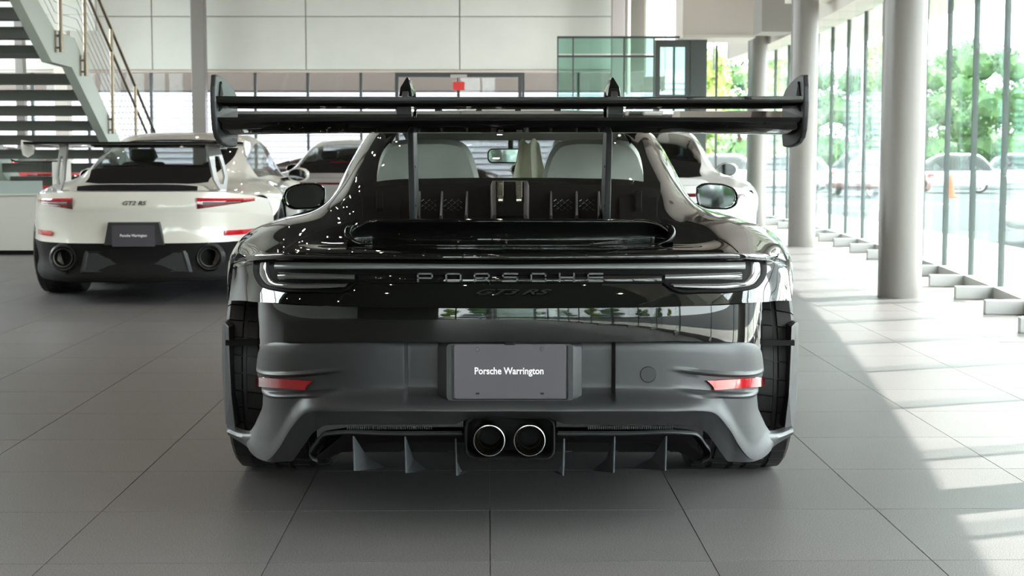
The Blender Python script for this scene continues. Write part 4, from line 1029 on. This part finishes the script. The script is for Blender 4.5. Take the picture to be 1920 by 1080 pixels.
# ------------------------------------------------------------------ outdoors
M['asphalt'] = mat('asphalt', (.036, .040, .042), .9, noise=(3, .15))
M['concrete'] = mat('pale_concrete', (.56, .54, .50), .9, noise=(4, .05))
M['line'] = mat('white_road_paint', (.75, .75, .73), .8)
M['siding'] = mat('white_siding', (.38, .37, .415), .6)
M['bark'] = mat('bark', (.10, .075, .05), .9)
M['brown_fascia'] = mat('brown_fascia', (.15, .125, .115), .8)
def leaf_mat(name, a, b):
    m = mat(name, a, .6); nt = m.node_tree; bs = nt.nodes['Principled BSDF']
    tc = nt.nodes.new('ShaderNodeNewGeometry'); n = nt.nodes.new('ShaderNodeTexNoise'); n.inputs['Scale'].default_value = .9; n.inputs['Detail'].default_value = 5
    nt.links.new(tc.outputs['Position'], n.inputs['Vector'])
    r = nt.nodes.new('ShaderNodeValToRGB'); r.color_ramp.elements[0].color = (*a, 1); r.color_ramp.elements[1].color = (*b, 1); r.color_ramp.elements[0].position = .35; r.color_ramp.elements[1].position = .65
    nt.links.new(n.outputs['Fac'], r.inputs[0]); nt.links.new(r.outputs[0], bs.inputs['Base Color'])
    return m
M['leaf'] = leaf_mat('green_leaves', (.045, .115, .04), (.11, .21, .065))
M['leaf2'] = leaf_mat('yellow_green_leaves', (.14, .22, .04), (.27, .35, .07))
def slope(x, y): return -.14-.0045*max(0, math.hypot(x, y)-15)
gr = MB(); xs = list(np.linspace(-80, 120, 30)); ysg = list(np.linspace(-90, 150, 36))
gr.grid([[Vector((x, y, slope(x, y)-.02)) for y in ysg] for x in xs]); tag(gr.build('ground', M['asphalt'], None, smooth=True), kind='structure')
sw = MB(); G = []
for y in np.linspace(-20, 60, 60): x = gx(y); G.append([Vector((x+a, y, b)) for a, b in ((.02,-.02),(2.0,-.05),(2.0,-.20))])
tag(sw.grid(G).build('pavement', M['concrete'], None), kind='structure')
pv = MB().box((-14, Y_FRONT-3.0, -.2), (gx(Y_FRONT-3)+.2, Y_FRONT-.06, -.05)).build('pavement_back', M['concrete']); tag(pv, kind='structure')
ORD = 'first second third fourth fifth sixth seventh eighth ninth tenth eleventh twelfth thirteenth fourteenth'.split()
for k in range(9):
    x = 9+k*2.7; y = 44; o = MB().box((-.06, -2.4, 0), (.06, 2.4, .006)).build('parking_line', M['line']); o.location = (x, y, slope(x, y)-.012); o.rotation_euler = (0, 0, .2)
    tag(o, '%s white parking line on the asphalt outside, counted from the hall end' % ORD[k], 'road marking', 'parking lines outside the glass front')
# road cars
def road_car(name, loc_, rz, col, label, H=1.45, L=4.6, suv=False):
    r = empty(name, loc_, rz); tag(r, label, 'car', 'cars parked outside')
    pm = mat('car_paint_'+label.split()[0], col, .3, coat=1.0); w = .92
    def sec(y, hw, z0, z1): return [Vector((x, y, z)) for x, z in ((0, z1), (hw*.55, z1), (hw*.86, z1-.03), (hw*.97, z1-.12), (hw, (z0+z1)/2+.05), (hw*.98, z0+.08), (hw*.9, z0))]
    zb_ = .95 if suv else .86
    S_ = [(-L/2,.60,.30,.66),(-L/2+.08,.80,.24,zb_-.04),(-L/2+.5,w*.97,.20,zb_+.02),(-L/2+1.2,w,.20,zb_+.03),(0,w,.20,zb_),(L/2-1.3,w,.20,zb_-.04),(L/2-.5,w*.95,.20,zb_-.14),(L/2-.1,.76,.24,.62),(L/2,.55,.30,.52)]
    A = np.array([[tuple(p) for p in sec(*s)] for s in S_]); G = surf(A, 3, 3)
    B = MB().grid([[Vector(p) for p in row] for row in G]).mirror(); B.build('body', pm, r, smooth=True, sharp=60)
    ro = -L/2+(.35 if suv else .95); fr = L/2-1.5
    C = [[(0,ro-.55,zb_),(.5,ro-.55,zb_),(.80,ro-.5,zb_),(.86,ro-.4,zb_-.03)],[(0,ro,H-.06),(.45,ro,H-.07),(.60,ro,H-.14),(.86,ro+.05,zb_-.02)],[(0,(ro+fr)/2-.4,H),(.45,(ro+fr)/2-.4,H-.01),(.62,(ro+fr)/2-.4,H-.09),(.87,(ro+fr)/2-.4,zb_-.02)],[(0,fr-.6,H-.05),(.46,fr-.6,H-.06),(.62,fr-.6,H-.13),(.87,fr-.6,zb_-.02)],[(0,fr+.35,zb_-.03),(.55,fr+.25,zb_-.03),(.78,fr+.1,zb_-.03),(.86,fr,zb_-.04)]]
    G = surf(np.array(C, float), 4, 4)
    MB().grid([[Vector(p)*1.0 for p in row] for row in G]).mirror().build('glasshouse', M['dark_car_glass'], r, smooth=True, sharp=60)
    MB().grid([[Vector(p)+Vector((0, 0, .012)) for p in row[:7]] for row in G[4:13]]).mirror().build('roof', pm, r, smooth=True, sharp=60)
    for x in (.80, -.80):
        for y in (-L/2+.95, L/2-.95):
            t = link('tyre', TY_F, r); t.location = (x, y, .33); t.scale = (.75, .94, .94); t.rotation_euler = (0, 0, 0 if x > 0 else math.pi); link('rim', RIM_S, t)
        MB().box((x-.1, -L/2+.01, .68), (x+.06, -L/2+.16, .78)).build('tail_light', M['red_bright'], r)
    return r
RIM_S = RIM_R.copy(); RIM_S.materials[0] = M['foot']
def park(px, Y, rz, col, label, **k):
    x = (px-960)/F_PX*Y; road_car('parked_car', (x, Y, slope(x, Y)+.0), rz, col, label, **k)
park(1765, 58, 1.25, (.70,.72,.74), 'white sedan parked outside just right of the nearest column')
park(1885, 66, 1.45, (.72,.75,.76), 'white hatchback parked outside behind the orange cone', H=1.5)
park(2215, 21, 1.15, (.70,.70,.72), 'bright white car cut off by the frame edge outside', H=1.5)
park(1462, 60, 1.2, (.75,.75,.75), 'white saloon parked outside seen left of the middle column')
park(1420, 70, .5, (.05,.06,.08), 'black saloon parked outside seen left of the middle column')
park(1330, 64, 1.3, (.65,.66,.68), 'silver car parked outside at the far end of the hall')
park(1600, 66, 1.3, (.08,.10,.16), 'navy car parked outside between two columns', H=1.6, suv=True)
park(1640, 51, .25, (.16,.05,.045), 'rust red car parked outside between two columns')
for k, (x, y, c, l) in enumerate(((-6, -24, (.6,.62,.65), 'silver'), (-1.2, -25, (.1,.12,.2), 'blue'), (3.6, -24, (.7,.7,.7), 'pale'), (8.5, -23, (.05,.05,.06), 'black'), (13.2, -21, (.6,.6,.6), 'grey'))):
    road_car('parked_car', (x, y, slope(x, y)), .1*k, c, '%s car parked outside behind the camera, seen only mirrored' % l)
cn = empty('traffic_cone', (14.4, 50, slope(14.4, 50)-.02)); tag(cn, 'orange traffic cone outside the curved glass front', 'cone')
oc_ = mat('orange_plastic', (.80, .14, .05), .5)
MB().lathe([(.0001, .8), (.03, .8), (.14, .04), (.0001, .04)], 20).build('cone_body', oc_, cn, smooth=True, sharp=40); MB().box((-.18, -.18, 0), (.18, .18, .04)).build('cone_base', oc_, cn)
# lamp post outside
lp_ = empty('light_pole', (14.2, 62, slope(14, 62))); tag(lp_, 'tall pale light pole standing in the car park', 'pole')
MB().cyl((0, 0, .5), (0, 0, 6.0), .07, 12).build('shaft', M['foot'], lp_); MB().cyl((0, 0, 0), (0, 0, .6), .22, 16).build('base', M['concrete'], lp_); MB().box((-.5, -.12, 5.9), (.1, .12, 6.05)).build('lamp_head', M['foot'], lp_)
# trees
def tree_meshes(seed, lm, H=8.0, Wd=3.2):
    rnd = random.Random(seed); bm = bmesh.new(); blobs = []
    for k in range(11):
        a = rnd.uniform(0, 6.28); h = rnd.uniform(.22, .95); rr = Wd*(.75 if h < .6 else .5)*rnd.uniform(.2, 1)
        c = Vector((math.cos(a)*rr*.7, math.sin(a)*rr*.7, H*h)); r = Wd*rnd.uniform(.34, .55)*(1.1-.45*h); blobs.append((c, r))
        bmesh.ops.create_icosphere(bm, subdivisions=2, radius=r*.86, matrix=Matrix.Translation(c) @ Matrix.Diagonal((1, 1, .85, 1)))
    for v in bm.verts: v.co += Vector((rnd.uniform(-1, 1), rnd.uniform(-1, 1), rnd.uniform(-1, 1)))*.16
    for c, r in blobs:
        for k in range(260):
            d = Vector((rnd.gauss(0, 1), rnd.gauss(0, 1), rnd.gauss(0, 1))).normalized(); p = c+d*r*rnd.uniform(.82, 1.15)
            u = Vector((rnd.gauss(0, 1), rnd.gauss(0, 1), rnd.gauss(0, 1))).normalized(); w = u.cross(d).normalized() if abs(u.dot(d)) < .95 else u.orthogonal(); s = rnd.uniform(.08, .17)
            vs = [bm.verts.new(p+u*s), bm.verts.new(p+w*s*.6), bm.verts.new(p-u*s), bm.verts.new(p-w*s*.6)]; bm.faces.new(vs)
    cr_ = bpy.data.meshes.new('crown'); bm.to_mesh(cr_); bm.free(); cr_.materials.append(lm)
    B = MB().tube([(0, 0, 0), (.05, .03, H*.25), (-.05, .05, H*.55)], [.2, .16, .08], 8); tr = bpy.data.meshes.new('trunk'); tr.from_pydata([tuple(v) for v in B.v], [], B.f); tr.materials.append(M['bark'])
    return cr_, tr
TM = [tree_meshes(1, M['leaf']), tree_meshes(2, M['leaf2']), tree_meshes(3, M['leaf'], 9, 3.6)]
def tree(k, x, y, s, label, group='trees outside', dz=0.0):
    t = empty('tree', (x, y, slope(x, y)-.05+dz), random.uniform(0, 6)); t.scale = (s, s, s); tag(t, label, 'tree', group)
    link('crown', TM[k][0], t); link('trunk', TM[k][1], t)
spots = [(1320, 76, 1, .8), (1385, 84, 0, .85), (1460, 74, 1, .75), (1530, 90, 0, .9), (1600, 82, 0, .8), (1668, 94, 2, .9), (1735, 84, 0, .85), (1805, 96, 2, 1.0), (1885, 86, 0, .95), (1950, 98, 2, 1.0), (2030, 88, 1, 1.0)]
ORD = 'first second third fourth fifth sixth seventh eighth ninth tenth eleventh twelfth thirteenth fourteenth'.split()
for n, (px, Y, k, s) in enumerate(spots):
    tree(k, (px-960)/F_PX*Y, Y, s, '%s leafy tree from the far end of the car park, beyond the glass front' % ORD[n])
for n in range(9):
    x = 14+n*6.6; tree((0, 2, 1)[n % 3], x, 112+5*(n % 2), 1.2, '%s tall tree of the hazy back row beyond the car park' % ORD[n], 'back row of trees')
for k in range(14): tree(k % 3, -22+k*4.3, -36+5*(k % 2), .78, '%s leafy tree outside behind the camera, seen only mirrored' % ORD[k], 'trees mirrored in the black bumper', -1.6)
# building across the yard behind the far glazing
ab = empty('outbuilding', (-4, 40, 0)); tag(ab, 'white building with horizontal siding seen through the far glazing', 'building')
MB().box((-10, .05, -.3), (9.0, 6, 4.2)).build('wall', M['siding'], ab)
for k in range(22):
    z = -.2+k*.15; MB().add([(-10, 0, z), (9.0, 0, z), (9.0, .045, z+.145), (-10, .045, z+.145), (-10, .05, z), (9.0, .05, z)], [(0,1,2,3), (0,4,5,1)]).build('siding_board', M['siding'], ab)
cp = MB().box((-11, 32.0, 2.42), (3.2, 33.2, 3.3)).build('canopy', M['brown_fascia']); tag(cp, 'brown-grey canopy fascia outside the far glazing', 'canopy')
